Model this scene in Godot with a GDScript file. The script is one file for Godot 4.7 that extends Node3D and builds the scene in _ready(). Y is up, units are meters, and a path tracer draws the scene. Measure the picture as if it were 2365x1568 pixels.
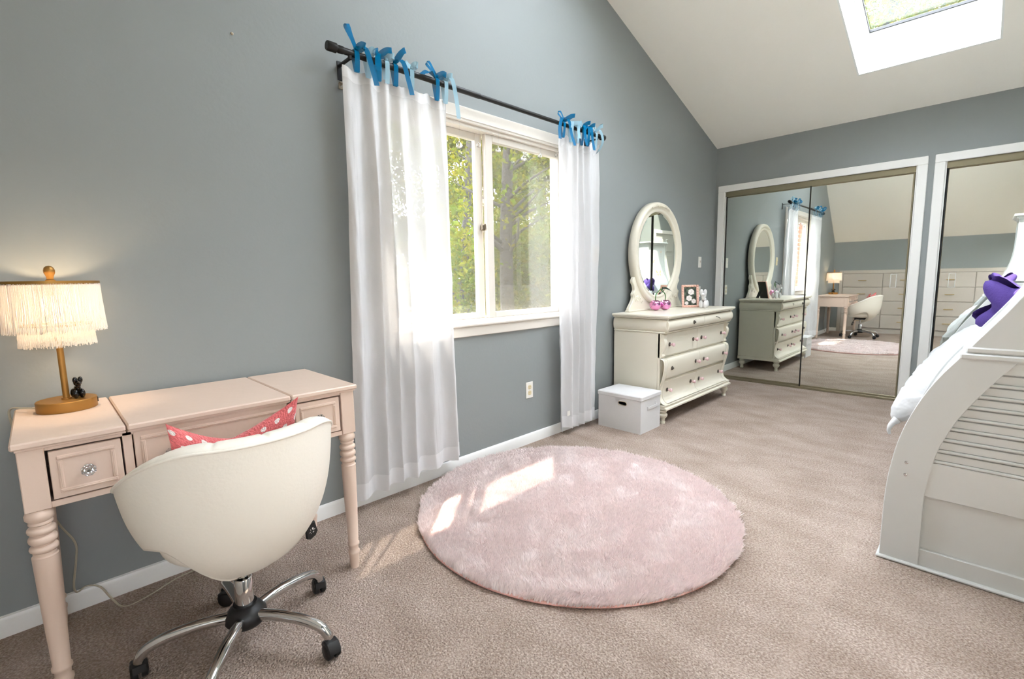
extends Node3D
# A girl's attic bedroom. Wall with the window: z = 0. Closet wall: x = 0. The room lies at x < 0, z > 0.

var rng := RandomNumberGenerator.new()
var mats := {}
var names := {}
var tex := {}

# ------------------------------------------------------------------ mesh builder
class MB:
	var st := SurfaceTool.new()
	var xf := Transform3D.IDENTITY
	var group := 1
	func _init() -> void:
		st.begin(Mesh.PRIMITIVE_TRIANGLES)
	func flat() -> void:
		st.set_smooth_group(-1)
	func soft() -> void:
		group += 1
		st.set_smooth_group(group)
	func tri(a: Vector3, b: Vector3, c: Vector3) -> void:
		st.add_vertex(xf * a)
		st.add_vertex(xf * c)
		st.add_vertex(xf * b)
	func quad(a: Vector3, b: Vector3, c: Vector3, d: Vector3) -> void:
		tri(a, b, c)
		tri(a, c, d)
	func uvtri(a: Vector3, b: Vector3, c: Vector3, ua: Vector2, ub: Vector2, uc: Vector2) -> void:
		st.set_uv(ua)
		st.add_vertex(xf * a)
		st.set_uv(uc)
		st.add_vertex(xf * c)
		st.set_uv(ub)
		st.add_vertex(xf * b)
	func done() -> ArrayMesh:
		st.generate_normals()
		st.index()
		return st.commit()
	# a box between two corners, its edges chamfered by b
	func box(p: Vector3, q: Vector3, b := 0.0) -> MB:
		flat()
		var lo := Vector3(minf(p.x, q.x), minf(p.y, q.y), minf(p.z, q.z))
		var hi := Vector3(maxf(p.x, q.x), maxf(p.y, q.y), maxf(p.z, q.z))
		b = minf(b, 0.45 * minf(hi.x - lo.x, minf(hi.y - lo.y, hi.z - lo.z)))
		var c := (lo + hi) / 2.0
		var h := (hi - lo) / 2.0
		for ax in 3:
			var u := (ax + 1) % 3
			var v := (ax + 2) % 3
			for s: int in [-1, 1]:
				var pts := []
				for k: Array in [[-1, -1], [1, -1], [1, 1], [-1, 1]]:
					var w := Vector3.ZERO
					w[ax] = s * h[ax]
					w[u] = k[0] * (h[u] - b)
					w[v] = k[1] * (h[v] - b)
					pts.append(c + w)
				if s > 0:
					quad(pts[0], pts[1], pts[2], pts[3])
				else:
					quad(pts[3], pts[2], pts[1], pts[0])
			if b > 0.0:
				for su: int in [-1, 1]:
					for sv: int in [-1, 1]:
						var e := []
						for k: Array in [[-1, 0], [1, 0], [1, 1], [-1, 1]]:
							var w := Vector3.ZERO
							w[ax] = k[0] * (h[ax] - b)
							w[u] = su * (h[u] - (b if k[1] else 0.0))
							w[v] = sv * (h[v] - (0.0 if k[1] else b))
							e.append(c + w)
						if su * sv > 0:
							quad(e[0], e[1], e[2], e[3])
						else:
							quad(e[3], e[2], e[1], e[0])
		if b > 0.0:
			for sx: int in [-1, 1]:
				for sy: int in [-1, 1]:
					for sz: int in [-1, 1]:
						var a := c + Vector3(sx * h.x, sy * (h.y - b), sz * (h.z - b))
						var d := c + Vector3(sx * (h.x - b), sy * h.y, sz * (h.z - b))
						var e := c + Vector3(sx * (h.x - b), sy * (h.y - b), sz * h.z)
						if sx * sy * sz > 0:
							tri(a, d, e)
						else:
							tri(e, d, a)
		return self
	# turn a profile of (radius, height) about the y axis through o
	func lathe(o: Vector3, prof: Array, segs := 24, phase := 0.0, hard := false) -> MB:
		soft()
		for i in prof.size() - 1:
			var a: Vector2 = prof[i]
			var b: Vector2 = prof[i + 1]
			if i > 0:
				var before: Vector2 = a - prof[i - 1]
				if absf(before.angle_to(b - a)) > 0.75:
					soft()
			for k in segs:
				var t0 := phase + TAU * k / segs
				var t1 := phase + TAU * (k + 1) / segs
				if hard:
					flat()
				var p0 := o + Vector3(a.x * cos(t0), a.y, -a.x * sin(t0))
				var p1 := o + Vector3(a.x * cos(t1), a.y, -a.x * sin(t1))
				var q0 := o + Vector3(b.x * cos(t0), b.y, -b.x * sin(t0))
				var q1 := o + Vector3(b.x * cos(t1), b.y, -b.x * sin(t1))
				if a.x > 0.00001:
					tri(p0, p1, q1 if b.x > 0.00001 else q0)
				if b.x > 0.00001:
					tri(p0, q1, q0)
		return self
	# a round bar along points; r is a number or one number for each point
	func tube(pts: Array, r, segs := 8, caps := true) -> MB:
		soft()
		var n := pts.size()
		var rings := []
		var side := Vector3.ZERO
		for i in n:
			var dir: Vector3 = (pts[mini(i + 1, n - 1)] - pts[maxi(i - 1, 0)]).normalized()
			if side == Vector3.ZERO:
				side = dir.cross(Vector3.UP if absf(dir.y) < 0.9 else Vector3.RIGHT).normalized()
			side = (side - dir * side.dot(dir)).normalized()
			var up := side.cross(dir)
			var rad: float = r[i] if r is Array else r
			var ring := []
			for k in segs:
				var t := TAU * k / segs
				ring.append(pts[i] + (side * cos(t) + up * sin(t)) * rad)
			rings.append(ring)
		for i in n - 1:
			for k in segs:
				var k1 := (k + 1) % segs
				quad(rings[i][k], rings[i + 1][k], rings[i + 1][k1], rings[i][k1])
		if caps:
			flat()
			for k in range(1, segs - 1):
				tri(rings[0][0], rings[0][k], rings[0][k + 1])
				tri(rings[n - 1][0], rings[n - 1][k + 1], rings[n - 1][k])
		return self
	# a polygon in local x, y drawn out from z0 to z1, its edges chamfered by b
	func extrude(poly: Array, z0: float, z1: float, b := 0.0) -> MB:
		var p := PackedVector2Array(poly)
		if Geometry2D.is_polygon_clockwise(p):
			p.reverse()
		var n := p.size()
		var q := PackedVector2Array()
		for i in n:
			var e0 := (p[i] - p[(i + n - 1) % n]).normalized()
			var e1 := (p[(i + 1) % n] - p[i]).normalized()
			var m := (Vector2(-e0.y, e0.x) + Vector2(-e1.y, e1.x))
			m = m / maxf(0.3, 1.0 + e0.dot(e1))
			q.append(p[i] + m * b)
		var tris := Geometry2D.triangulate_polygon(q)
		flat()
		for i in tris.size() / 3:
			var a := q[tris[i * 3]]
			var c := q[tris[i * 3 + 1]]
			var d := q[tris[i * 3 + 2]]
			if (c - a).cross(d - a) < 0:
				var s := c
				c = d
				d = s
			tri(Vector3(a.x, a.y, z1), Vector3(c.x, c.y, z1), Vector3(d.x, d.y, z1))
			tri(Vector3(a.x, a.y, z0), Vector3(d.x, d.y, z0), Vector3(c.x, c.y, z0))
		var levels := [[q, z0], [p, z0 + b], [p, z1 - b], [q, z1]] if b > 0 else [[p, z0], [p, z1]]
		for l in levels.size() - 1:
			var u: PackedVector2Array = levels[l][0]
			var v: PackedVector2Array = levels[l + 1][0]
			var y0: float = levels[l][1]
			var y1: float = levels[l + 1][1]
			soft()
			for i in n:
				var j := (i + 1) % n
				var e0 := p[i] - p[(i + n - 1) % n]
				if absf(e0.angle_to(p[j] - p[i])) > 0.6:
					soft()
				quad(Vector3(u[i].x, u[i].y, y0), Vector3(u[j].x, u[j].y, y0), Vector3(v[j].x, v[j].y, y1), Vector3(v[i].x, v[i].y, y1))
		return self
	# the same with the polygon in (z, y), drawn out along x
	func extrude_x(poly: Array, x0: float, x1: float, b := 0.0) -> MB:
		var keep := xf
		xf = xf * Transform3D(Basis(Vector3(0, 0, 1), Vector3(0, 1, 0), Vector3(-1, 0, 0)), Vector3.ZERO)
		extrude(poly, -x1, -x0, b)
		xf = keep
		return self
	func surf(f: Callable, nu: int, nv: int, uv := false) -> MB:
		soft()
		var rows := []
		for j in nv + 1:
			var row := []
			for i in nu + 1:
				row.append(f.call(float(i) / nu, float(j) / nv))
			rows.append(row)
		for j in nv:
			for i in nu:
				var a: Vector3 = rows[j][i]
				var b: Vector3 = rows[j][i + 1]
				var c: Vector3 = rows[j + 1][i + 1]
				var d: Vector3 = rows[j + 1][i]
				if uv:
					var u0 := Vector2(float(i) / nu, float(j) / nv)
					var u1 := Vector2(float(i + 1) / nu, float(j + 1) / nv)
					uvtri(a, b, c, u0, Vector2(u1.x, u0.y), u1)
					uvtri(a, c, d, u0, u1, Vector2(u0.x, u1.y))
				else:
					if a.distance_squared_to(b) > 1e-14:
						tri(a, b, c)
					if c.distance_squared_to(d) > 1e-14:
						tri(a, c, d)
		return self
	func ball(c: Vector3, r: Vector3, segs := 16, rings := 10) -> MB:
		return surf(func(u, v): return c + Vector3(r.x * cos(u * TAU) * sin(v * PI), r.y * cos(v * PI), r.z * sin(u * TAU) * sin(v * PI)), segs, rings)

func mb() -> MB:
	return MB.new()

# ------------------------------------------------------------------ naming and placing
func numbered(n: String) -> String:
	if not names.has(n):
		names[n] = 0
		return n
	names[n] += 1
	return "%s_%03d" % [n, names[n]]

func tag(o: Node3D, label: String, category := "", group := "", kind := "") -> Node3D:
	if label:
		o.set_meta("label", label)
	if category:
		o.set_meta("category", category)
	if group:
		o.set_meta("group", group)
	if kind:
		o.set_meta("kind", kind)
	return o

func thing(n: String, label: String, category: String, at := Vector3.ZERO, turn := 0.0, group := "") -> Node3D:
	var o := Node3D.new()
	o.name = numbered(n)
	add_child(o)
	o.position = at
	o.rotation.y = turn
	tag(o, label, category, group)
	return o

func part(parent: Node3D, n: String, m, material: Material) -> MeshInstance3D:
	var o := MeshInstance3D.new()
	o.name = numbered(n) if parent == self else n
	o.mesh = m.done() if m is MB else m
	o.material_override = material
	parent.add_child(o, true)
	return o

func struct(n: String, label: String, category: String, m = null, material: Material = null) -> Node3D:
	var o: Node3D
	if m == null:
		o = Node3D.new()
		o.name = numbered(n)
		add_child(o)
	else:
		o = part(self, n, m, material)
	return tag(o, label, category, "", "structure")

func copy(o: Node3D, at: Vector3, label := "") -> Node3D:
	var c: Node3D = o.duplicate()
	c.name = numbered(String(o.name).rstrip("0123456789").rstrip("_"))
	add_child(c)
	c.position = at
	if label:
		c.set_meta("label", label)
	return c

func smooth_line(pts: Array, per := 6) -> Array:
	var out := []
	var n := pts.size()
	for i in n - 1:
		var a = pts[maxi(i - 1, 0)]
		var b = pts[i]
		var c = pts[i + 1]
		var d = pts[mini(i + 2, n - 1)]
		for k in per:
			var t := float(k) / per
			out.append(0.5 * ((2.0 * b) + (c - a) * t + (2.0 * a - 5.0 * b + 4.0 * c - d) * t * t + (3.0 * b - a - 3.0 * c + d) * t * t * t))
	out.append(pts[n - 1])
	return out

# ------------------------------------------------------------------ materials
func noise_tex(key: String, freq: float, octaves := 4, size := 512, as_normal := false, strength := 4.0, kind := FastNoiseLite.TYPE_SIMPLEX_SMOOTH) -> NoiseTexture2D:
	if tex.has(key):
		return tex[key]
	var n := FastNoiseLite.new()
	n.noise_type = kind
	n.seed = 11 + key.length()
	n.frequency = freq
	n.fractal_octaves = octaves
	var t := NoiseTexture2D.new()
	t.width = size
	t.height = size
	t.seamless = true
	t.noise = n
	t.as_normal_map = as_normal
	t.bump_strength = strength
	tex[key] = t
	return t

func mat(key: String, c: Color, rough := 0.6, metal := 0.0) -> StandardMaterial3D:
	if mats.has(key):
		return mats[key]
	var m := StandardMaterial3D.new()
	m.resource_name = key
	m.albedo_color = c
	m.roughness = rough
	m.metallic = metal
	mats[key] = m
	return m

func bumpy(m: StandardMaterial3D, t: Texture2D, scale: float, depth: float) -> StandardMaterial3D:
	m.heightmap_enabled = true
	m.heightmap_texture = t
	m.heightmap_scale = depth
	m.uv1_triplanar = true
	m.uv1_scale = Vector3.ONE * scale
	return m

func rgb(r: int, g: int, b: int, a := 1.0) -> Color:
	return Color(r / 255.0, g / 255.0, b / 255.0, a)

func glass(key: String, c: Color, solid := false) -> StandardMaterial3D:
	var m := mat(key, c, 0.02)
	m.transparency = BaseMaterial3D.TRANSPARENCY_ALPHA
	if solid:
		m.refraction_enabled = true
		m.refraction_scale = 0.05
	return m

func ramp_image(size: int, freq: float, a: Color, b: Color, seed_: int, fine := 0.0) -> ImageTexture:
	var n := FastNoiseLite.new()
	n.noise_type = FastNoiseLite.TYPE_SIMPLEX_SMOOTH
	n.seed = seed_
	n.frequency = freq
	n.fractal_octaves = 3
	var src := n.get_seamless_image(size, size)
	var img := Image.create(size, size, false, Image.FORMAT_RGB8)
	var r := RandomNumberGenerator.new()
	r.seed = seed_
	for y in size:
		for x in size:
			var v := src.get_pixel(x, y).r + (r.randf() - 0.5) * fine
			img.set_pixel(x, y, a.lerp(b, clampf(v, 0.0, 1.0)))
	return ImageTexture.create_from_image(img)

# ------------------------------------------------------------------ the scene
func _ready() -> void:
	rng.seed = 7
	stage()
	materials()
	shell()
	window_unit()
	skylight_unit()
	closets()
	back_of_room()
	desk()
	lamp()
	chair()
	curtains()
	rug()
	dresser()
	dresser_top()
	bed()
	small_things()
	outdoors()

func stage() -> void:
	var cam := Camera3D.new()
	cam.name = "camera"
	add_child(cam)
	cam.position = Vector3(-5.3789, 1.15, 2.2377)
	cam.basis = Basis.from_euler(Vector3(deg_to_rad(-7.2209), deg_to_rad(-44.6364), deg_to_rad(-1.0258)), EULER_ORDER_YXZ)
	cam.fov = rad_to_deg(2.0 * atan(784.0 / 1101.794))
	cam.near = 0.02
	cam.far = 200.0
	cam.current = true
	var env := Environment.new()
	env.background_mode = Environment.BG_SKY
	var sky := Sky.new()
	var sm := ProceduralSkyMaterial.new()
	sm.sky_top_color = rgb(230, 238, 250)
	sm.sky_horizon_color = rgb(247, 250, 255)
	sm.sky_curve = 0.2
	sm.ground_bottom_color = rgb(70, 72, 50)
	sm.ground_horizon_color = rgb(120, 120, 90)
	sm.sky_energy_multiplier = 1.0
	sm.ground_energy_multiplier = 0.6
	sm.sun_angle_max = 1.0
	sky.sky_material = sm
	env.sky = sky
	env.tonemap_mode = Environment.TONE_MAPPER_LINEAR
	env.tonemap_exposure = 27.0
	env.sdfgi_enabled = true
	env.ssao_enabled = true
	env.ssil_enabled = true
	var we := WorldEnvironment.new()
	we.name = "environment"
	we.environment = env
	add_child(we)
	var sun := DirectionalLight3D.new()
	sun.name = "sun"
	add_child(sun)
	sun.look_at_from_position(Vector3.ZERO, Vector3(-0.443, -1.0, 0.385), Vector3.UP)
	sun.light_energy = 0.3
	sun.light_color = rgb(255, 246, 232)
	sun.light_angular_distance = 0.6
	sun.shadow_enabled = true

func materials() -> void:
	var peel := noise_tex("peel", 0.05, 3, 256)
	bumpy(mat("wall_paint", rgb(143, 148, 147), 0.62), peel, 3.0, 0.03)
	bumpy(mat("ceiling_paint", rgb(247, 244, 235), 0.8), peel, 3.0, 0.03)
	mat("white_trim", rgb(239, 238, 234), 0.35)
	mat("window_trim", rgb(226, 219, 208), 0.4)
	mat("skylight_white", rgb(240, 242, 238), 0.5)
	mat("mirror", Color(0.925, 0.94, 0.92), 0.015, 1.0)
	mat("bronze", rgb(150, 142, 118), 0.38, 0.7)
	mat("dark_seal", rgb(28, 28, 28), 0.5)
	mat("pink_paint", rgb(222, 198, 180), 0.45)
	mat("gold", rgb(172, 128, 66), 0.45, 0.75)
	mat("chrome", rgb(200, 200, 200), 0.07, 1.0)
	mat("black_plastic", rgb(22, 22, 23), 0.45)
	mat("black_metal", rgb(26, 25, 24), 0.42, 0.3)
	mat("cream_paint", rgb(231, 224, 206), 0.33)
	mat("bed_white", rgb(209, 211, 209), 0.38)
	mat("unit_white", rgb(196, 187, 176), 0.5)
	mat("brass", rgb(190, 165, 105), 0.35, 0.9)
	mat("plate_white", rgb(236, 232, 224), 0.4)
	mat("plate_almond", rgb(222, 205, 165), 0.4)
	bumpy(mat("chair_leather", rgb(241, 235, 222), 0.48), noise_tex("peel", 0.05), 6.0, 0.04)
	bumpy(mat("linen", rgb(212, 213, 212), 0.9), noise_tex("wrinkle", 0.012, 4, 512), 1.2, 1.2)
	bumpy(mat("purple_cloth", rgb(74, 54, 128), 0.9), noise_tex("peel", 0.05), 8.0, 0.15)
	bumpy(mat("box_cloth", rgb(214, 212, 210), 0.9), noise_tex("peel", 0.05), 9.0, 0.05)
	# carpet: short twisted pile
	var carpet := mat("carpet", Color.WHITE, 0.95)
	carpet.albedo_texture = ramp_image(768, 0.09, rgb(144, 126, 114), rgb(212, 196, 184), 5, 0.45)
	carpet.uv1_triplanar = true
	carpet.uv1_world_triplanar = true
	carpet.uv1_scale = Vector3.ONE * 1.35
	carpet.heightmap_enabled = true
	carpet.heightmap_texture = noise_tex("pile", 0.11, 2, 768)
	carpet.heightmap_scale = 0.7
	carpet.detail_enabled = true
	carpet.detail_blend_mode = BaseMaterial3D.BLEND_MODE_MUL
	carpet.detail_albedo = ramp_image(256, 0.02, rgb(226, 222, 218), rgb(255, 255, 255), 9)
	carpet.detail_uv_layer = BaseMaterial3D.DETAIL_UV_2
	carpet.uv2_triplanar = true
	carpet.uv2_world_triplanar = true
	carpet.uv2_scale = Vector3(0.9, 0.9, 0.5)
	carpet.specular_mode = BaseMaterial3D.SPECULAR_DISABLED
	# sheer curtain
	var sheer := mat("sheer", rgb(228, 227, 227, 0.84), 0.9)
	sheer.transparency = BaseMaterial3D.TRANSPARENCY_ALPHA
	sheer.backlight_enabled = true
	sheer.backlight = Color(0.45, 0.45, 0.45)
	bumpy(sheer, noise_tex("weave", 0.2, 2, 256), 4.0, 0.05)
	var hem := mat("hem", rgb(234, 233, 233, 0.93), 0.9)
	hem.transparency = BaseMaterial3D.TRANSPARENCY_ALPHA
	hem.backlight_enabled = true
	hem.backlight = Color(0.5, 0.5, 0.5)
	for r: Array in [["ribbon_teal", rgb(0, 104, 150, 0.94)], ["ribbon_pale", rgb(156, 194, 210, 0.8)]]:
		var m := mat(r[0], r[1], 0.6)
		m.transparency = BaseMaterial3D.TRANSPARENCY_ALPHA
		m.backlight_enabled = true
		m.backlight = Color(0.4, 0.4, 0.4)
		m.specular_mode = BaseMaterial3D.SPECULAR_DISABLED

# ------------------------------------------------------------------ room shell
const W3 := [2.5, 3.6, 0.5, 1.55, 1.75, 2.8]  # added pair of unseen skylights, for more light: along the slope, then along z
const RIDGE_X := -3.86
const RIDGE_Y := 3.84
const FAR_X := -5.95
const FAR_Y := 1.75
const BACK_Z := 3.05

func roof_y(x: float) -> float:
	return 2.505 - 0.346 * x if x > RIDGE_X else FAR_Y + (x - FAR_X) * (RIDGE_Y - FAR_Y) / (RIDGE_X - FAR_X)

func shell() -> void:
	struct("floor", "beige cut-pile carpet covering the whole bedroom floor", "carpet", mb().box(Vector3(FAR_X - 0.1, -0.12, -0.2), Vector3(0.2, 0, BACK_Z + 0.1)), mat("carpet", Color.WHITE))
	# the gable wall with the window
	var w := mb()
	var L := -4.06
	var R := -2.60
	var B := 0.885
	var T := 2.06
	w.extrude([Vector2(FAR_X - 0.1, -0.1), Vector2(L, -0.1), Vector2(L, roof_y(L) + 0.2), Vector2(FAR_X - 0.1, FAR_Y + 0.1)], -0.13, 0)
	w.extrude([Vector2(L, -0.1), Vector2(R, -0.1), Vector2(R, B), Vector2(L, B)], -0.13, 0)
	w.extrude([Vector2(L, T), Vector2(R, T), Vector2(R, roof_y(R) + 0.2), Vector2(RIDGE_X, RIDGE_Y + 0.2), Vector2(L, roof_y(L) + 0.2)], -0.13, 0)
	w.extrude([Vector2(R, -0.1), Vector2(0.2, -0.1), Vector2(0.2, 2.6), Vector2(R, roof_y(R) + 0.2)], -0.13, 0)
	struct("wall_window", "blue-grey painted gable wall with the curtained window", "wall", w, mat("wall_paint", Color.WHITE))
	# brick skin outside, with the bricks of the window reveals
	var mortar := mat("mortar", rgb(176, 160, 146), 0.9)
	var brickm := bumpy(mat("brick", rgb(168, 96, 72), 0.9), noise_tex("peel", 0.05), 5.0, 0.3)
	var bw := mb()
	var bl := -4.16
	var br := -2.47
	bw.box(Vector3(FAR_X - 0.1, -3.2, -0.215), Vector3(bl, 2.0, -0.135))
	bw.box(Vector3(br, -3.2, -0.215), Vector3(0.2, 2.6, -0.135))
	bw.box(Vector3(bl, -3.2, -0.215), Vector3(br, 0.83, -0.135))
	bw.extrude([Vector2(bl, 2.06), Vector2(br, 2.06), Vector2(br, 3.3), Vector2(RIDGE_X, 3.95), Vector2(bl, 3.6)], -0.215, -0.135)
	var ext := struct("wall_exterior", "orange-red brick skin of the house around the window", "brick wall", bw, mortar)
	var course := mb().box(Vector3(-0.1, -0.03, -0.045), Vector3(0.1, 0.03, 0.045), 0.004).done()
	for i in 17:
		for s: float in [bl - 0.094, br + 0.094]:
			var o := part(ext, "brick", course, brickm)
			o.position = Vector3(s + (0.004 if i % 2 else 0.0), 0.87 + i * 0.072, -0.178)
	# closet wall with two openings
	var c := mb()
	c.box(Vector3(0.12, -0.1, -0.2), Vector3(0.2, 2.7, BACK_Z + 0.1))
	c.box(Vector3(0, 0, -0.1), Vector3(0.12, 2.7, 0.102))
	c.box(Vector3(0, 0, 1.695), Vector3(0.12, 2.7, 1.873))
	c.box(Vector3(0, 0, 2.93), Vector3(0.12, 2.7, BACK_Z + 0.1))
	c.box(Vector3(0, 2.037, 0.102), Vector3(0.12, 2.7, 1.695))
	c.box(Vector3(0, 2.037, 1.873), Vector3(0.12, 2.7, 2.93))
	struct("wall_closet", "blue-grey wall above and between the mirrored closets", "wall", c, mat("wall_paint", Color.WHITE))
	# knee wall behind the camera and the back wall with its door opening
	struct("wall_far", "blue-grey knee wall above the built-in drawers", "wall", mb().box(Vector3(FAR_X - 0.12, -0.1, -0.1), Vector3(FAR_X, FAR_Y + 0.05, BACK_Z + 0.1)), mat("wall_paint", Color.WHITE))
	var k := mb()
	k.extrude([Vector2(FAR_X - 0.1, -0.1), Vector2(-5.75, -0.1), Vector2(-5.75, roof_y(-5.75) + 0.15), Vector2(FAR_X - 0.1, FAR_Y + 0.1)], BACK_Z, BACK_Z + 0.12)
	k.extrude([Vector2(-5.2, -0.1), Vector2(-4.66, -0.1), Vector2(-4.66, roof_y(-4.66) + 0.2), Vector2(-5.2, roof_y(-5.2) + 0.2)], BACK_Z, BACK_Z + 0.12)
	k.extrude([Vector2(-5.75, -0.1), Vector2(-5.2, -0.1), Vector2(-5.2, 0.85), Vector2(-5.75, 0.85)], BACK_Z, BACK_Z + 0.12)
	k.extrude([Vector2(-5.75, 1.6), Vector2(-5.2, 1.6), Vector2(-5.2, roof_y(-5.2) + 0.2), Vector2(-5.75, roof_y(-5.75) + 0.15)], BACK_Z, BACK_Z + 0.12)
	k.extrude([Vector2(-4.66, 2.05), Vector2(-3.84, 2.05), Vector2(-3.84, RIDGE_Y + 0.2), Vector2(-4.66, roof_y(-4.66) + 0.2)], BACK_Z, BACK_Z + 0.12)
	k.extrude([Vector2(-3.84, -0.1), Vector2(0.2, -0.1), Vector2(0.2, 2.6), Vector2(-3.84, RIDGE_Y + 0.2)], BACK_Z, BACK_Z + 0.12)
	struct("wall_back", "blue-grey wall behind the bed with the panelled door", "wall", k, mat("wall_paint", Color.WHITE))
	# ceilings
	var a := atan(0.346)
	var e := mb()
	e.xf = Transform3D(Basis(Vector3(-cos(a), sin(a), 0), Vector3(sin(a), cos(a), 0), Vector3(0, 0, -1)), Vector3(0, 2.505, 0))
	var len_ := -RIDGE_X / cos(a)
	var s0 := 0.603
	var s1 := 2.2
	e.box(Vector3(-0.3, 0, -3.2), Vector3(s0, 0.3, 0.24))
	e.box(Vector3(s1, 0, -3.2), Vector3(W3[0], 0.3, 0.24))
	e.box(Vector3(W3[1], 0, -3.2), Vector3(len_ + 0.1, 0.3, 0.24))
	e.box(Vector3(W3[0], 0, -W3[2]), Vector3(W3[1], 0.3, 0.24))
	e.box(Vector3(W3[0], 0, -W3[4]), Vector3(W3[1], 0.3, -W3[3]))
	e.box(Vector3(W3[0], 0, -3.2), Vector3(W3[1], 0.3, -W3[5]))
	e.box(Vector3(s0, 0, -1.333), Vector3(s1, 0.3, 0.24))
	e.box(Vector3(s0, 0, -3.2), Vector3(s1, 0.3, -2.141))
	struct("ceiling", "off-white sloped ceiling pierced by the skylight", "ceiling", e, mat("ceiling_paint", Color.WHITE))
	var f := mb()
	var d := Vector2(RIDGE_X - FAR_X, RIDGE_Y - FAR_Y).normalized()
	f.xf = Transform3D(Basis(Vector3(d.x, d.y, 0), Vector3(-d.y, d.x, 0), Vector3(0, 0, 1)), Vector3(FAR_X, FAR_Y, 0))
	var fl := Vector2(RIDGE_X - FAR_X, RIDGE_Y - FAR_Y).length() + 0.2
	f.box(Vector3(-0.3, 0, -0.24), Vector3(fl, 0.3, 3.2))
	struct("ceiling", "off-white steep ceiling slope above the built-in drawers", "ceiling", f, mat("ceiling_paint", Color.WHITE))
	# baseboards
	var prof := [Vector2(0, 0), Vector2(0.014, 0), Vector2(0.014, 0.058), Vector2(0.009, 0.068), Vector2(0, 0.071)]
	struct("baseboard_window", "white baseboard along the window wall", "baseboard", mb().extrude_x(prof, FAR_X, 0.0), mat("white_trim", Color.WHITE))
	struct("baseboard_far", "white baseboard beside the built-in drawers", "baseboard", mb().box(Vector3(FAR_X, 0, 0.014), Vector3(FAR_X + 0.014, 0.07, 0.115), 0.003), mat("white_trim", Color.WHITE))
	struct("baseboard_back", "white baseboard along the back wall", "baseboard", mb().box(Vector3(-3.77, 0, BACK_Z - 0.014), Vector3(0, 0.07, BACK_Z), 0.003), mat("white_trim", Color.WHITE))

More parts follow.
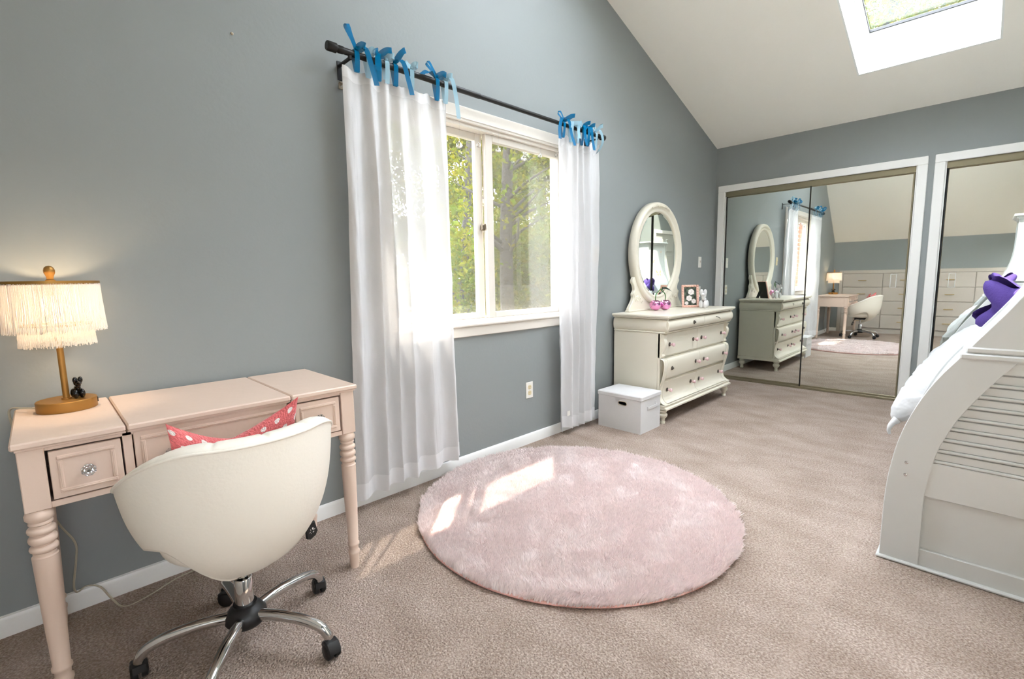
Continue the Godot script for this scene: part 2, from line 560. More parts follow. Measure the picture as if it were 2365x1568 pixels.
func window_unit() -> void:
	var wt := mat("window_trim", Color.WHITE)
	var o := struct("window_1", "white sliding window looking out on spring woods", "window")
	var L := -4.06
	var R := -2.60
	var B := 0.885
	var T := 2.06
	# frame liner
	part(o, "jamb", mb().box(Vector3(L, B, -0.13), Vector3(L + 0.022, T, 0.0), 0.002), wt)
	part(o, "jamb", mb().box(Vector3(R - 0.022, B, -0.13), Vector3(R, T, 0.0), 0.002), wt)
	part(o, "head", mb().box(Vector3(L + 0.022, T - 0.03, -0.13), Vector3(R - 0.022, T, 0.0), 0.002), wt)
	part(o, "sill", mb().box(Vector3(L + 0.022, B, -0.2), Vector3(R - 0.022, B + 0.022, 0.0), 0.002), wt)
	# casing, stool and apron on the room side
	var cas := mb()
	cas.box(Vector3(L - 0.075, T - 0.008, 0), Vector3(R + 0.075, T + 0.075, 0.016), 0.003)
	cas.box(Vector3(L - 0.075, T + 0.006, 0.016), Vector3(R + 0.075, T + 0.012, 0.02), 0.002)
	part(o, "head_casing", cas, wt)
	part(o, "side_casing", mb().box(Vector3(L - 0.075, 0.87, 0), Vector3(L + 0.006, T - 0.008, 0.016), 0.003), wt)
	part(o, "side_casing", mb().box(Vector3(R - 0.006, 0.87, 0), Vector3(R + 0.075, T - 0.008, 0.016), 0.003), wt)
	part(o, "stool", mb().box(Vector3(L - 0.08, 0.868, -0.02), Vector3(R + 0.08, 0.888, 0.03), 0.006), wt)
	part(o, "apron", mb().box(Vector3(L - 0.075, 0.808, 0), Vector3(R + 0.075, 0.868, 0.016), 0.004), wt)
	var pane := glass("window_glass", Color(1, 1, 1, 0.04))
	# outer sash (left) and inner sash (right)
	for k: Array in [[L + 0.022, -3.345, -0.09, -0.058, 0.045, 0.055], [-3.35, R - 0.022, -0.052, -0.018, 0.057, 0.04]]:
		var s := mb()
		var y0 := B + 0.022
		var y1 := T - 0.03
		s.box(Vector3(k[0], y0, k[2]), Vector3(k[0] + k[4], y1, k[3]), 0.003)
		s.box(Vector3(k[1] - k[5], y0, k[2]), Vector3(k[1], y1, k[3]), 0.003)
		s.box(Vector3(k[0] + k[4], y0, k[2]), Vector3(k[1] - k[5], y0 + 0.036, k[3]), 0.003)
		s.box(Vector3(k[0] + k[4], y1 - 0.04, k[2]), Vector3(k[1] - k[5], y1, k[3]), 0.003)
		var sash := part(o, "sash", s, wt)
		var zc: float = (k[2] + k[3]) / 2.0
		part(sash, "pane", mb().box(Vector3(k[0] + k[4], y0 + 0.036, zc - 0.002), Vector3(k[1] - k[5], y1 - 0.04, zc + 0.002)), pane)
	# insect screen outside the right half
	var scr := mat("insect_screen", rgb(96, 90, 62, 0.22), 0.8)
	scr.transparency = BaseMaterial3D.TRANSPARENCY_ALPHA
	part(o, "insect_screen", mb().box(Vector3(-3.35, 0.907, -0.106), Vector3(R - 0.022, 2.03, -0.105)), scr)
	var lt := part(o, "latch", mb().extrude([Vector2(-0.014, -0.022), Vector2(0.008, -0.026), Vector2(0.016, 0.016), Vector2(-0.014, 0.004)], -0.02, 0.006, 0.003), mat("latch_bronze", rgb(110, 98, 82), 0.4, 0.6))
	lt.position = Vector3(-3.363, 1.48, -0.036)
	# cut-glass balls on threads
	var cut := glass("crystal", Color(0.98, 0.99, 1.0, 0.02), true)
	var thread := mat("thread", rgb(200, 200, 200), 0.5)
	for k: Array in [[-3.577, 1.915, 0.018, "large crystal ball on a thread before the unscreened pane"], [-3.43, 1.941, 0.0125, "small crystal ball on a thread before the meeting rails of the window"], [-3.271, 1.94, 0.0155, "crystal ball on a thread over the screened pane next to the meeting rails"], [-3.045, 1.926, 0.018, "large crystal ball on a thread before the middle of the screened pane"], [-2.884, 1.967, 0.0135, "small crystal ball on a thread between the large and the tiny crystal"], [-2.717, 1.998, 0.0115, "tiny crystal ball on a thread beside the narrow curtain"]]:
		var t := thing("crystal_ball", k[3], "crystal", Vector3(k[0], k[1], 0.012), 0.0, "crystal balls hanging in the window")
		var b := mb()
		var rr: float = k[2]
		var prof := []
		for i in 8:
			prof.append(Vector2(rr * sin(PI * i / 7.0), -rr * cos(PI * i / 7.0)))
		b.lathe(Vector3.ZERO, prof, 10, 0.0, true)
		part(t, "ball", b, cut)
		part(t, "cap", mb().lathe(Vector3.ZERO, [Vector2(0, rr - 0.001), Vector2(0.003, rr - 0.001), Vector2(0.002, rr + 0.006), Vector2(0, rr + 0.007)], 8), mat("chrome", Color.WHITE))
		part(t, "thread", mb().tube([Vector3(0, rr, 0), Vector3(0, 2.062 - k[1], 0.009)], 0.0005, 4), thread)

func skylight_unit() -> void:
	var a := atan(0.346)
	var low := Transform3D(Basis(Vector3(-cos(a), sin(a), 0), Vector3(sin(a), cos(a), 0), Vector3(0, 0, -1)), Vector3(0, 2.505, 0))
	skylight(low, 0.603, 2.2, -2.141, -1.333, "window_2", "white framed skylight in a deep well showing tree tops")
	skylight(low, W3[0], W3[1], -W3[3], -W3[2], "window_3", "added white framed skylight, out of view near the ridge on the window side")  # added opening, out of view, that lets in more daylight from above
	skylight(low, W3[0], W3[1], -W3[5], -W3[4], "window_4", "added white framed skylight, out of view near the ridge on the door side")  # second added skylight, also unseen, to even out the room light

	# small window added behind the camera to light the room from there
	var o := struct("window_5", "small white window added in the back wall, out of view beside the panelled door", "window")
	o.position = Vector3(-5.475, 0.85, BACK_Z)
	var wt := mat("window_trim", Color.WHITE)
	for s: float in [-1.0, 1.0]:
		part(o, "side_casing", mb().box(Vector3(s * 0.275, 0.0, -0.016), Vector3(s * 0.335, 0.75, 0.0), 0.003), wt)
		part(o, "jamb", mb().box(Vector3(s * 0.275, 0.0, 0.0), Vector3(s * 0.26, 0.75, 0.12)), wt)
	part(o, "head_casing", mb().box(Vector3(-0.335, 0.75, -0.016), Vector3(0.335, 0.81, 0.0), 0.003), wt)
	part(o, "stool", mb().box(Vector3(-0.35, -0.03, -0.03), Vector3(0.35, 0.0, 0.12), 0.004), wt)
	var sash := part(o, "sash", mb().box(Vector3(-0.26, 0.0, 0.05), Vector3(-0.23, 0.75, 0.09), 0.002).box(Vector3(0.23, 0.0, 0.05), Vector3(0.26, 0.75, 0.09), 0.002).box(Vector3(-0.23, 0.0, 0.05), Vector3(0.23, 0.03, 0.09), 0.002).box(Vector3(-0.23, 0.72, 0.05), Vector3(0.23, 0.75, 0.09), 0.002), wt)
	part(sash, "pane", mb().box(Vector3(-0.23, 0.03, 0.068), Vector3(0.23, 0.72, 0.072)), glass("window_glass", Color(1, 1, 1, 0.04)))

func skylight(xf: Transform3D, s0: float, s1: float, z0: float, z1: float, called: String, label: String) -> void:
	var o := struct(called, label, "skylight")
	o.transform = xf
	var wm := mat("skylight_white", Color.WHITE)
	var t := 0.012
	part(o, "well_lining", mb().box(Vector3(s0, 0.0, z0), Vector3(s0 + t, 0.3, z1)), wm)
	part(o, "well_lining", mb().box(Vector3(s1 - t, 0.0, z0), Vector3(s1, 0.3, z1)), wm)
	part(o, "well_lining", mb().box(Vector3(s0 + t, 0.0, z0), Vector3(s1 - t, 0.3, z0 + t)), wm)
	part(o, "well_lining", mb().box(Vector3(s0 + t, 0.0, z1 - t), Vector3(s1 - t, 0.3, z1)), wm)
	for k: Array in [[0.0, 0.285, 0.312, 0.022], [0.014, 0.3, 0.345, 0.022]]:
		var f := mb()
		var i: float = k[0] + t
		var w: float = k[3]
		f.box(Vector3(s0 + i, k[1], z0 + i), Vector3(s0 + i + w, k[2], z1 - i), 0.003)
		f.box(Vector3(s1 - i - w, k[1], z0 + i), Vector3(s1 - i, k[2], z1 - i), 0.003)
		f.box(Vector3(s0 + i + w, k[1], z0 + i), Vector3(s1 - i - w, k[2], z0 + i + w), 0.003)
		f.box(Vector3(s0 + i + w, k[1], z1 - i - w), Vector3(s1 - i - w, k[2], z1 - i), 0.003)
		part(o, "sash_frame", f, wm)
	var g := mb()
	var n := 0.045
	g.box(Vector3(s0 + n, 0.322, z0 + n), Vector3(s0 + n + 0.012, 0.342, z1 - n))
	g.box(Vector3(s1 - n - 0.012, 0.322, z0 + n), Vector3(s1 - n, 0.342, z1 - n))
	g.box(Vector3(s0 + n, 0.322, z0 + n), Vector3(s1 - n, 0.342, z0 + n + 0.008))
	g.box(Vector3(s0 + n, 0.322, z1 - n - 0.008), Vector3(s1 - n, 0.342, z1 - n))
	part(o, "gasket", g, mat("dark_seal", Color.WHITE))
	part(o, "pane", mb().box(Vector3(s0 + n, 0.342, z0 + n), Vector3(s1 - n, 0.348, z1 - n)), glass("skylight_glass", Color(0.93, 1.0, 0.97, 0.04)))
	part(o, "maker_tag", mb().box(Vector3(s0 + 0.027, 0.2982, z1 - 0.15), Vector3(s0 + 0.045, 0.2999, z1 - 0.1)), mat("tag_blue", rgb(205, 225, 235), 0.5))

func closets() -> void:
	var wt := mat("white_trim", Color.WHITE)
	var n := 0
	for z: Array in [[0.102, 1.695], [1.873, 2.93]]:
		var z0: float = z[0]
		var z1: float = z[1]
		n += 1
		var tr := struct("trim_%d" % n, ["white casing around the closet beside the window wall", "white casing around the closet behind the bed"][n - 1], "door casing")
		for s in 2:
			var za := z0 - 0.068 if s == 0 else z1
			part(tr, "side_casing", mb().box(Vector3(-0.016, 0, za), Vector3(0.0, 2.037, za + 0.068), 0.004), wt)
		part(tr, "head_casing", mb().box(Vector3(-0.016, 2.037, z0 - 0.068), Vector3(0.0, 2.104, z1 + 0.068), 0.004), wt)
		part(tr, "side_jamb", mb().box(Vector3(0, 0, z0), Vector3(0.12, 2.037, z0 + 0.008)), wt)
		part(tr, "side_jamb", mb().box(Vector3(0, 0, z1 - 0.008), Vector3(0.12, 2.037, z1)), wt)
		var bz := mat("bronze", Color.WHITE)
		part(tr, "top_track", mb().box(Vector3(0.002, 1.985, z0 + 0.008), Vector3(0.1, 2.037, z1 - 0.008), 0.003).box(Vector3(-0.003, 1.985, z0 + 0.008), Vector3(0.004, 1.993, z1 - 0.008)), bz)
		part(tr, "bottom_track", mb().box(Vector3(0.0, 0.0, z0 + 0.008), Vector3(0.1, 0.012, z1 - 0.008), 0.003).box(Vector3(-0.002, 0.0, z0 + 0.008), Vector3(0.006, 0.022, z1 - 0.008), 0.002).box(Vector3(0.038, 0.012, z0 + 0.008), Vector3(0.042, 0.022, z1 - 0.008)), bz)
		var mid := 0.918 if n == 1 else 2.4
		for s in 2:
			var d0 := z0 + 0.012 if s == 0 else mid - 0.012
			var d1 := mid + 0.02 if s == 0 else z1 - 0.012
			var x0 := 0.022 if s == 0 else 0.01
			var lab: String = [["mirrored closet door beside the dresser", "mirrored closet door reflecting the desk and rug"], ["mirrored closet door behind the bed reflecting its headboard", "second mirrored closet door behind the bed"]][n - 1][s]
			var d := struct("door_%d" % (2 * n + s - 1), lab, "mirror door")
			d.position = Vector3(x0, 0, (d0 + d1) / 2.0)
			d.rotation.y = 0.0065
			var hw := (d1 - d0) / 2.0
			part(d, "mirror", mb().box(Vector3(0, 0.03, -hw + 0.012), Vector3(0.006, 1.995, hw - 0.012)), mat("mirror", Color.WHITE))
			part(d, "backing", mb().box(Vector3(0.006, 0.02, -hw + 0.004), Vector3(0.012, 2.0, hw - 0.004)), bz)
			part(d, "stile", mb().box(Vector3(-0.004, 0.02, -hw), Vector3(0.012, 2.0, -hw + 0.009), 0.002), mat("dark_seal", Color.WHITE) if n == 2 else mat("steel_edge", rgb(58, 56, 52), 0.35, 0.6))
			part(d, "stile", mb().box(Vector3(-0.004, 0.02, hw - 0.011), Vector3(0.02, 2.0, hw), 0.002), bz)
			part(d, "bottom_rail", mb().box(Vector3(-0.003, 0.014, -hw + 0.011), Vector3(0.02, 0.042, hw - 0.011), 0.003), bz)
			part(d, "top_rail", mb().box(Vector3(-0.003, 1.975, -hw + 0.011), Vector3(0.02, 2.0, hw - 0.011), 0.003), bz)
			if (n == 1 and s == 1) or (n == 2 and s == 0):
				var p := mb()
				var cz := hw - 0.09 if s == 1 else -hw + 0.09
				for e: Array in [[-0.022, 1.02, -0.018, 1.13], [0.018, 1.02, 0.022, 1.13], [-0.022, 1.016, 0.022, 1.02], [-0.022, 1.13, 0.022, 1.134]]:
					p.box(Vector3(-0.005, e[1], cz + e[0]), Vector3(-0.0005, e[3], cz + e[2]))
				part(d, "finger_pull", p, mat("acrylic", rgb(224, 226, 222), 0.3))
	
func back_of_room() -> void:
	var wt := mat("white_trim", Color.WHITE)
	# panelled door in the back wall
	var d := struct("door_5", "six-panel white door in the back wall", "door")
	d.position = Vector3(-4.25, 0, BACK_Z)
	part(d, "side_casing", mb().box(Vector3(-0.48, 0, -0.016), Vector3(-0.41, 2.05, 0), 0.004), wt)
	part(d, "side_casing", mb().box(Vector3(0.41, 0, -0.016), Vector3(0.48, 2.05, 0), 0.004), wt)
	part(d, "head_casing", mb().box(Vector3(-0.48, 2.05, -0.016), Vector3(0.48, 2.12, 0), 0.004), wt)
	var dm := mat("door_paint", rgb(196, 196, 190), 0.45)
	part(d, "leaf", mb().box(Vector3(-0.405, 0.01, 0.01), Vector3(0.405, 2.04, 0.05), 0.002), dm)
	for y: Array in [[1.68, 1.94], [0.95, 1.6], [0.2, 0.85]]:
		for x: float in [-0.19, 0.19]:
			part(d, "panel", mb().box(Vector3(x - 0.13, y[0], 0.0), Vector3(x + 0.13, y[1], 0.012), 0.011), dm)
	part(d, "knob", mb().ball(Vector3(0.34, 0.95, -0.045), Vector3(0.026, 0.026, 0.026)).tube([Vector3(0.34, 0.95, 0.01), Vector3(0.34, 0.95, -0.045)], 0.01), mat("brass", Color.WHITE))
	# built-in chest in the knee wall
	var uw := mat("unit_white", Color.WHITE)
	var u := thing("built_in_chest", "built-in white chest of drawers with brass pulls in the knee wall", "drawers", Vector3(FAR_X, 0, 0))
	part(u, "carcass", mb().box(Vector3(0.001, 0.0, 0.181), Vector3(0.003, 1.135, 2.70)), uw)
	part(u, "casing", mb().box(Vector3(0.001, 0, 0.116), Vector3(0.024, 1.198, 0.18), 0.003), uw)
	part(u, "casing", mb().box(Vector3(0.001, 0, 2.70), Vector3(0.024, 1.198, 2.765), 0.003), uw)
	part(u, "top_casing", mb().box(Vector3(0.001, 1.136, 0.18), Vector3(0.024, 1.198, 2.70), 0.003), uw)
	part(u, "toe_board", mb().box(Vector3(0.012, 0.0, 0.181), Vector3(0.018, 0.085, 2.70)), uw)
	var dr := mb().box(Vector3(0.0035, -0.1255, -0.31), Vector3(0.036, 0.1255, 0.31), 0.002).done()
	var pull := mb().tube([Vector3(0.036, 0, -0.05), Vector3(0.052, 0, -0.05)], 0.006).tube([Vector3(0.036, 0, 0.05), Vector3(0.052, 0, 0.05)], 0.006).tube([Vector3(0.052, 0, -0.062), Vector3(0.052, 0, 0.062)], 0.006, 8).done()
	for i in 4:
		for j in 4:
			var p := part(u, "drawer", dr, uw)
			p.position = Vector3(0, 1.005 - i * 0.259, 0.493 + j * 0.629)
			part(p, "pull", pull, mat("brass", Color.WHITE))

# ------------------------------------------------------------------ desk, lamp, chair
func crystal_knob(parent: Node3D, at: Vector3, r := 0.017) -> void:
	var k := part(parent, "knob", mb().lathe(Vector3.ZERO, [Vector2(0.006, 0), Vector2(0.008, 0.006), Vector2(r, 0.013), Vector2(r, 0.019), Vector2(r * 0.7, 0.026), Vector2(0, 0.027)], 8, 0.39, true), glass("knob_glass", Color(0.98, 0.99, 1.0, 0.06), true))
	k.position = at
	k.rotation.x = PI / 2
	part(k, "screw_head", mb().lathe(Vector3.ZERO, [Vector2(0.0045, 0.0272), Vector2(0.004, 0.029), Vector2(0, 0.0293)], 10), mat("chrome", Color.WHITE))
	part(k, "rosette", mb().lathe(Vector3.ZERO, [Vector2(0.009, 0), Vector2(0.009, 0.003), Vector2(0.006, 0.004)], 12), mat("chrome", Color.WHITE))

func moulded_front(x0: float, y0: float, x1: float, y1: float, z: float, w := 0.018) -> MB:
	# a drawer front with a raised picture-frame moulding
	var b := mb()
	b.box(Vector3(x0, y0, z - 0.016), Vector3(x1, y1, z), 0.0015)
	var i := 0.014
	for k: Array in [[x0 + i, y0 + i, x1 - i, y0 + i + w], [x0 + i, y1 - i - w, x1 - i, y1 - i], [x0 + i, y0 + i + w, x0 + i + w, y1 - i - w], [x1 - i - w, y0 + i + w, x1 - i, y1 - i - w]]:
		b.box(Vector3(k[0], k[1], z - 0.002), Vector3(k[2], k[3], z + 0.004), 0.003)
		var e := 0.005
		b.box(Vector3(k[0] + e, k[1] + e, z), Vector3(k[2] - e, k[3] - e, z + 0.0065), 0.002)
	return b

func desk() -> void:
	var m := mat("pink_paint", Color.WHITE)
	bumpy(m, noise_tex("wrinkle", 0.012), 1.5, 0.1)
	var o := thing("vanity_desk", "pale pink painted vanity desk with turned legs and crystal knobs", "desk", Vector3(-5.0, 0, 0.02))
	var xl := -0.47
	var xr := 0.465
	var zf := 0.505
	var t := 0.757
	# tops: two fixed leaves and the hinged middle one
	for k: Array in [[xl, -0.2385], [-0.2345, 0.2165], [0.2205, xr]]:
		var b := mb()
		b.box(Vector3(k[0], t - 0.018, 0), Vector3(k[1], t, zf), 0.004)
		b.box(Vector3(k[0] + (0.008 if k[0] == xl else 0.0), t - 0.024, 0.004), Vector3(k[1] - (0.008 if k[1] == xr else 0.0), t - 0.018, zf - 0.008), 0.001)
		part(o, "top_leaf", b, m)
	# case
	var c := mb()
	var cy := 0.565
	c.box(Vector3(xl + 0.012, cy, 0.03), Vector3(xl + 0.03, t - 0.024, zf - 0.03), 0.001)
	c.box(Vector3(xr - 0.03, cy, 0.03), Vector3(xr - 0.012, t - 0.024, zf - 0.03), 0.001)
	c.box(Vector3(xl + 0.03, cy, 0.012), Vector3(xr - 0.03, t - 0.024, 0.03), 0.001)
	c.box(Vector3(xl + 0.03, cy, 0.03), Vector3(xr - 0.03, cy + 0.008, zf - 0.04))
	part(o, "case", c, m)
	var fr := mb()
	var zr := zf - 0.02
	fr.box(Vector3(xl + 0.062, 0.722, zr - 0.03), Vector3(xr - 0.062, t - 0.024, zr), 0.001)
	fr.box(Vector3(xl + 0.062, cy, zr - 0.03), Vector3(xr - 0.062, 0.582, zr), 0.001)
	for x: float in [-0.2365, 0.2185]:
		fr.box(Vector3(x - 0.011, 0.582, zr - 0.03), Vector3(x + 0.011, t - 0.024, zr), 0.001)
	part(o, "front_frame", fr, m)
	for k: Array in [[-0.402, 0.586, -0.252, 0.718], [0.234, 0.586, 0.396, 0.718]]:
		var d := part(o, "drawer", moulded_front(k[0], k[1], k[2], k[3], zr + 0.004, 0.012), m)
		crystal_knob(d, Vector3((k[0] + k[2]) / 2.0, (k[1] + k[3]) / 2.0, zr + 0.004))
	var dc := part(o, "drawer", moulded_front(-0.222, 0.575, 0.204, 0.728, zr + 0.002, 0.013), m)
	crystal_knob(dc, Vector3(-0.14, 0.65, zr + 0.003), 0.014)
	crystal_knob(dc, Vector3(0.12, 0.65, zr + 0.003), 0.014)
	# turned legs under square blocks
	var lp := [Vector2(0, 0), Vector2(0.016, 0), Vector2(0.019, 0.03), Vector2(0.02, 0.055), Vector2(0.0225, 0.062), Vector2(0.0225, 0.07), Vector2(0.018, 0.076), Vector2(0.0185, 0.093), Vector2(0.023, 0.098), Vector2(0.023, 0.105), Vector2(0.0195, 0.11), Vector2(0.0245, 0.28), Vector2(0.0275, 0.43), Vector2(0.0275, 0.435), Vector2(0.024, 0.438), Vector2(0.024, 0.446)]
	for k: Array in [[0.457, 0.011], [0.482, 0.014], [0.508, 0.012]]:
		for i in 7:
			var q := -PI / 2 + PI * i / 6.0
			lp.append(Vector2(0.0215 + 0.0085 * cos(q), k[0] + k[1] * sin(q) * 0.85))
	lp.append_array([Vector2(0.02, 0.522), Vector2(0.0255, 0.526), Vector2(0.0255, 0.53), Vector2(0.023, 0.533), Vector2(0.03, 0.541), Vector2(0.0305, 0.552), Vector2(0.026, 0.562), Vector2(0.022, 0.566)])
	var leg := mb().box(Vector3(-0.026, 0.566, -0.026), Vector3(0.026, t - 0.024, 0.026), 0.002).lathe(Vector3.ZERO, lp, 24).done()
	for x: float in [xl + 0.036, xr - 0.036]:
		for z: float in [0.05, zf - 0.04]:
			part(o, "leg", leg, m).position = Vector3(x, 0, z)

func balloon_dog(n: String, label: String, at: Vector3, turn: float, h: float, m: Material) -> void:
	# twisted-balloon dog, nose along local +z; h is the overall height
	var o := thing(n, label, "figurine", at, turn)
	var s := h / 0.175
	var body := mb()
	body.ball(Vector3(0, 0.078, -0.01) * s, Vector3(0.022, 0.023, 0.042) * s)
	body.ball(Vector3(0, 0.108, 0.032) * s, Vector3(0.017, 0.028, 0.018) * s)
	part(o, "body", body, m)
	for k: Array in [[-0.02, 0.03], [0.02, 0.03], [-0.02, -0.05], [0.02, -0.05]]:
		part(o, "leg", mb().ball(Vector3(k[0], 0.036, k[1]) * s, Vector3(0.02, 0.037, 0.02) * s), m)
	var head := part(o, "head", mb().ball(Vector3(0, 0.128, 0.064) * s, Vector3(0.018, 0.017, 0.03) * s).ball(Vector3(0, 0.128, 0.097) * s, Vector3(0.007, 0.007, 0.006) * s), m)
	for x: float in [-0.016, 0.016]:
		part(head, "ear", mb().ball(Vector3(x, 0.15, 0.036) * s, Vector3(0.016, 0.027, 0.014) * s), m)
	part(o, "tail", mb().ball(Vector3(0, 0.12, -0.062) * s, Vector3(0.013, 0.03, 0.013) * s).ball(Vector3(0, 0.153, -0.064) * s, Vector3(0.006, 0.007, 0.006) * s), m)

func lamp() -> void:
	var g := mat("gold", Color.WHITE)
	var o := thing("table_lamp", "gold table lamp with a two-tier white fringe shade on the pink desk", "lamp", Vector3(-5.345, 0.757, 0.138))
	part(o, "base", mb().lathe(Vector3.ZERO, [Vector2(0, 0), Vector2(0.074, 0), Vector2(0.075, 0.002), Vector2(0.075, 0.031), Vector2(0.073, 0.033), Vector2(0, 0.033)], 48), g)
	part(o, "stem", mb().lathe(Vector3.ZERO, [Vector2(0.0125, 0.033), Vector2(0.0125, 0.037), Vector2(0.0085, 0.038), Vector2(0.0085, 0.4)], 20), g)
	part(o, "socket", mb().lathe(Vector3.ZERO, [Vector2(0.014, 0.235), Vector2(0.016, 0.24), Vector2(0.016, 0.28), Vector2(0.012, 0.284)], 20), mat("socket_white", rgb(225, 215, 190), 0.5))
	# rings that carry the fringe, the spider and the finial
	var ring := mb()
	ring.lathe(Vector3.ZERO, [Vector2(0.1165, 0.401), Vector2(0.118, 0.401), Vector2(0.118, 0.412), Vector2(0.1165, 0.412), Vector2(0.1165, 0.401)], 64)
	ring.lathe(Vector3.ZERO, [Vector2(0.089, 0.27), Vector2(0.0905, 0.27), Vector2(0.0905, 0.277), Vector2(0.089, 0.277), Vector2(0.089, 0.27)], 48)
	for k in 3:
		var t := TAU * k / 3.0 + 0.4
		ring.tube([Vector3(0, 0.403, 0), Vector3(0.117 * cos(t), 0.406, 0.117 * sin(t))], 0.002, 6)
		ring.tube([Vector3(0.117 * cos(t), 0.403, 0.117 * sin(t)), Vector3(0.09 * cos(t), 0.274, 0.09 * sin(t))], 0.0014, 6)
	part(o, "shade_frame", ring, g)
	part(o, "finial", mb().lathe(Vector3.ZERO, [Vector2(0.012, 0.412), Vector2(0.012, 0.415), Vector2(0.008, 0.419), Vector2(0.0095, 0.428), Vector2(0.0135, 0.438), Vector2(0.0138, 0.446), Vector2(0.0115, 0.454), Vector2(0.006, 0.459), Vector2(0, 0.4605)], 24), g)
	var fm := mat("fringe", rgb(246, 244, 241), 0.85)
	fm.backlight_enabled = true
	fm.backlight = Color(0.9, 0.88, 0.86)
	for tier: Array in [[0.1172, 0.404, 0.256, 0.1225, 400], [0.0897, 0.273, 0.21, 0.092, 290]]:
		var f := mb()
		var n: int = tier[4]
		for i in n:
			var t := TAU * (i + rng.randf_range(-0.25, 0.25)) / n
			var y1: float = tier[2] + rng.randf_range(-0.004, 0.006)
			var pts := []
			for k in 6:
				var v := k / 5.0
				var r: float = lerpf(tier[0], tier[3], v * v) + rng.randf_range(-0.0012, 0.0012) * v
				var tt := t + rng.randf_range(-0.012, 0.012) * v
				pts.append(Vector3(r * cos(tt), lerpf(tier[1], y1, v), r * sin(tt)))
			f.tube(pts, rng.randf_range(0.00085, 0.0012), 4)
		var fr := part(o, "fringe", f, fm)
		fr.set_meta("kind", "stuff")
	# bulb
	var bulb := mat("bulb_glow", rgb(255, 236, 205), 0.4)
	bulb.emission_enabled = true
	bulb.emission = rgb(255, 230, 192)
	bulb.emission_energy_multiplier = 0.15
	part(o, "bulb", mb().lathe(Vector3.ZERO, [Vector2(0.012, 0.284), Vector2(0.016, 0.3), Vector2(0.027, 0.325), Vector2(0.029, 0.34), Vector2(0.024, 0.357), Vector2(0.012, 0.366), Vector2(0, 0.368)], 20), bulb)
	var light := OmniLight3D.new()
	light.name = "bulb_light"
	light.position = Vector3(0, 0.335, 0)
	light.light_color = rgb(255, 224, 182)
	light.light_energy = 0.0034
	light.light_size = 0.028
	light.omni_range = 12.0
	light.omni_attenuation = 2.0
	light.shadow_enabled = true
	o.add_child(light)
	# usb port in the base and the clear cord
	part(o, "usb_port", mb().box(Vector3(0.073, 0.012, -0.01), Vector3(0.0765, 0.026, 0.012), 0.001), mat("black_plastic", Color.WHITE))
	var cm := mat("clear_cord", rgb(196, 186, 164), 0.25)
	var w := Vector3(-5.345, 0.757, 0.138)
	var path := [Vector3(-5.415, 0.768, 0.12), Vector3(-5.45, 0.77, 0.09), Vector3(-5.478, 0.765, 0.045), Vector3(-5.482, 0.72, 0.022), Vector3(-5.46, 0.55, 0.014), Vector3(-5.412, 0.35, 0.01), Vector3(-5.374, 0.255, 0.01), Vector3(-5.377, 0.19, 0.012), Vector3(-5.392, 0.1, 0.017), Vector3(-5.385, 0.073, 0.02), Vector3(-5.36, 0.085, 0.022), Vector3(-5.325, 0.07, 0.035), Vector3(-5.3, 0.03, 0.07), Vector3(-5.27, 0.005, 0.115), Vector3(-5.2, 0.005, 0.105), Vector3(-5.1, 0.006, 0.055), Vector3(-5.0, 0.005, 0.04)]
	for i in path.size():
		path[i] -= w
	var line := smooth_line(path, 5)
	var twin := mb()
	twin.tube(line, 0.0022, 6)
	var second := []
	for p: Vector3 in line:
		second.append(p + Vector3(0.0025, 0.001, 0.0025))
	twin.tube(second, 0.0022, 6)
	part(o, "cord", twin, cm)
	balloon_dog("balloon_dog", "glossy black balloon dog figurine standing on the lamp base", Vector3(-5.316, 0.79, 0.146), deg_to_rad(8), 0.07, mat("black_gloss", rgb(12, 12, 14), 0.06))

